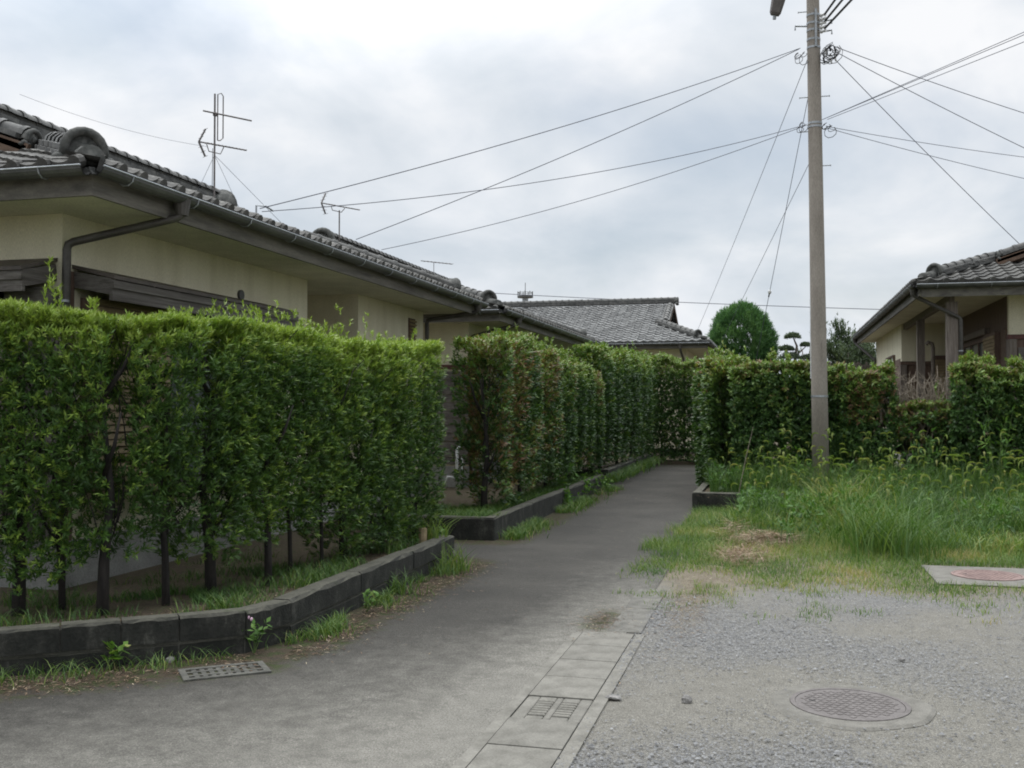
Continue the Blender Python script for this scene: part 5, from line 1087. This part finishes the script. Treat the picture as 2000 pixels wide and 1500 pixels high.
# dry litter: leaves along the kerb foot, straw heaps in the grass
def litter():
    P, rg, o = along(KERB1, 11000, -.26, .15, 95, .014); P = P[(o < -.03) & (fbm(P, 1.8, 66) > .38)]
    P2, rg, o2 = along(KERB1, 6500, .34, .2, 96, .25); P2 = P2[o2 > .14]; P3 = np.c_[rg.normal(-.75, .14, 900), rg.normal(9.0, .9, 900), np.full(900, .01)]; P4 = np.c_[rg.normal(-1.0, .2, 900), rg.normal(18.3, .5, 900), np.full(900, .26)]
    P5 = np.c_[rg.uniform(-3.3, -1.6, 260), rg.uniform(6.5, 25, 260), np.full(260, .02)]; P6 = np.c_[rg.normal(-1.33, .12, 500), rg.normal(8.2, .3, 500), np.full(500, .012)]
    P = np.concatenate([P, P2, P3, P4, P5, P6]); n = len(P); a = rg.uniform(0, 6.28, n)
    foliage_obj('leaf_litter', leaves(P, np.c_[np.cos(a), np.sin(a), rg.normal(.05, .15, n)], rg.normal(size=(n, 3)) * .15 + [0, 0, 1], rg.uniform(.018, .055, n), rg.uniform(.003, .0085, n), rg.uniform(0, 1, n) ** 1.8), MT['dry'])
    Q = []
    for (cx, cy, sx, sy, h, m) in ((-.15, 13.3, .3, .3, .16, 3200), (-.4, 12.1, .17, .38, .05, 2000), (-.5, 13.9, .14, .18, .25, 500)):
        q = np.c_[rg.normal(cx, sx, m), rg.normal(cy, sy, m), np.zeros(m)]; q[:, 2] = h * rg.random(m) * np.exp(-((q[:, 0] - cx) / sx) ** 2 / 2 - ((q[:, 1] - cy) / sy) ** 2 / 2) + .01; Q.append(q)
    Q = np.concatenate(Q); n = len(Q); a = rg.uniform(0, 6.28, n)
    foliage_obj('straw', leaves(Q, np.c_[np.cos(a), np.sin(a), rg.normal(.02, .2, n)], rg.normal(size=(n, 3)) * .3 + [0, 0, 1], rg.uniform(.1, .3, n), rg.uniform(.004, .008, n), rg.uniform(.45, 1, n)), MT['dry'])
litter()
# individual weeds
def weed(x, y, z, label, n, L, Wd, h, seed, mat='weed', flower=None, spread=.1, grassy=False, name='weed', group='weeds at the kerb foot', tint=.5):
    rg = np.random.default_rng(seed); r = thing(name, label, 'weed', (x, y, z), group)
    if grassy:
        P = np.c_[rg.normal(x, spread, n), rg.normal(y, spread, n), np.full(n, z)]; H = rg.uniform(.5, 1, n) * h
        foliage_obj('blades', blades(P, H, H * rg.uniform(.3, 1.0, n), np.full(n, Wd), np.clip(rg.normal(tint, .1, n), 0, 1), seed, 4), MT['grass'], r, r.location, None)
        return
    st = MB(); C = []; A = []
    for i in range(max(3, n // 8)):
        a = rg.uniform(0, 6.28); l = rg.uniform(.3, 1) * spread; e = np.array([x + math.cos(a) * l, y + math.sin(a) * l, z + h * rg.uniform(.5, 1)]); st.tube([(x, y, z), ((x + e[0]) / 2, (y + e[1]) / 2, z + h * .45), tuple(e)], [.004, .003, .002], 4, False)
        for t in (.35, .6, .8, 1): C.append(np.array([x, y, z]) * (1 - t) + e * t + np.array([0, 0, .03])); A.append((e[0] - x, e[1] - y, .12))
    part('stem', st, MT['weedstem'], r); C = np.array(C); A = np.array(A)
    foliage_obj('leaves', sprigs(C, A, 3, L, Wd, np.clip(rg.normal(tint, .12, len(C)), 0, 1), .02, (.7, 1.4), rg), MT[mat], r, r.location, None)
    if flower:
        for i in range(2): part('flower', MB().ell((x + rg.normal(0, .02), y, z + h * (1 + .05 * i)), (.012, .012, .014), 6, 4), MT[flower], r)
MT['weedstem'] = weathered('weed_stem', (.07, .12, .03), (.12, .18, .05), None, 9, None, .6, 0)
MT['pink'] = weathered('pink_flower', (.5, .3, .42), (.6, .4, .5), None, 9, None, .6, 0)
weed(-3.5, 6.52, 0, 'leafy weed with a pink flower near the slotted grate', 34, .06, .026, .24, 1, flower='pink', spread=.1)
weed(-4.2, 5.86, 0, 'bright broad leaved weed at the foot of the left block kerb', 30, .07, .04, .14, 2, spread=.14, tint=.7)
weed(-3.30, 7.25, 0, 'grass tuft against the kerb bend behind the pink flowered weed', 60, .1, .008, .2, 3, spread=.07, grassy=True)
weed(-3.30, 8.05, 0, 'round leaved green weed halfway along the straight kerb', 30, .05, .03, .16, 4, spread=.12, tint=.6)
weed(-3.30, 8.95, 0, 'upright grass tuft beside the straight kerb', 70, .1, .009, .3, 5, spread=.07, grassy=True)
weed(-3.28, 10.3, 0, 'long pale grass hanging over the far end of the near kerb', 80, .1, .011, .42, 6, spread=.1, grassy=True, tint=.62)
weed(-3.62, 10.72, .24, 'tall bleached grass clump on the corner of the near bed', 90, .1, .012, .48, 7, spread=.1, grassy=True, tint=.72)
weed(-4.1, 12.6, 0, 'small weed growing against the front of the second kerb', 20, .07, .035, .2, 8, spread=.12)
for i, (y, l) in enumerate(((17.2, 'bushy weed leaning over the second kerb at its middle'), (19.4, 'yellow green weed by the lane before the far kerb end'), (21.2, 'weed clump hiding the end of the second kerb'))):
    weed(-3.4 - .02 * i, y, 0, l, 60, .09, .05, .4, 20 + i, spread=.3, tint=.55)
weed(-3.7, 17.8, .23, 'tall bush of weeds on top of the second kerb', 70, .1, .04, .5, 25, spread=.35, tint=.4)
weed(1.2, 12.75, 0, 'big arching grass clump in front of the tall meadow right of the pole', 480, .1, .012, .95, 30, spread=.32, grassy=True, name='grass_clump', group=None, tint=.48)
weed(2.3, 18.0, .25, 'ferny green weed standing in front of the dry hedge', 90, .12, .03, 1.05, 31, spread=.4, name='fern_weed', group=None, tint=.3)
weed(3.45, 18.1, .25, 'tall pale leaved weed before the right edge hedge', 90, .14, .035, 1.5, 32, spread=.3, name='tall_weed', group=None, tint=.5)
weed(.35, 17.9, .25, 'light green leafy weed climbing at the foot of the pole', 80, .1, .03, .8, 33, spread=.28, name='pole_weed', group=None, tint=.6)
single('grass_stalk', MB().tube([(-.62, 17.6, .2), (-.5, 17.6, .8), (-.36, 17.6, 1.4)], [.008, .007, .003], 5), MT['twig'], 'single tall bleached stalk standing left of the pole', 'stalk', (-.62, 17.6, .2))
single('wooden_stake', MB().tube([(-3.66, 10.5, .1), (-3.66, 10.5, .42)], [.045, .045], 10), MT['siding'], 'short tan stake among grass at the end of the near hedge', 'stake', (-3.66, 10.5, .2))
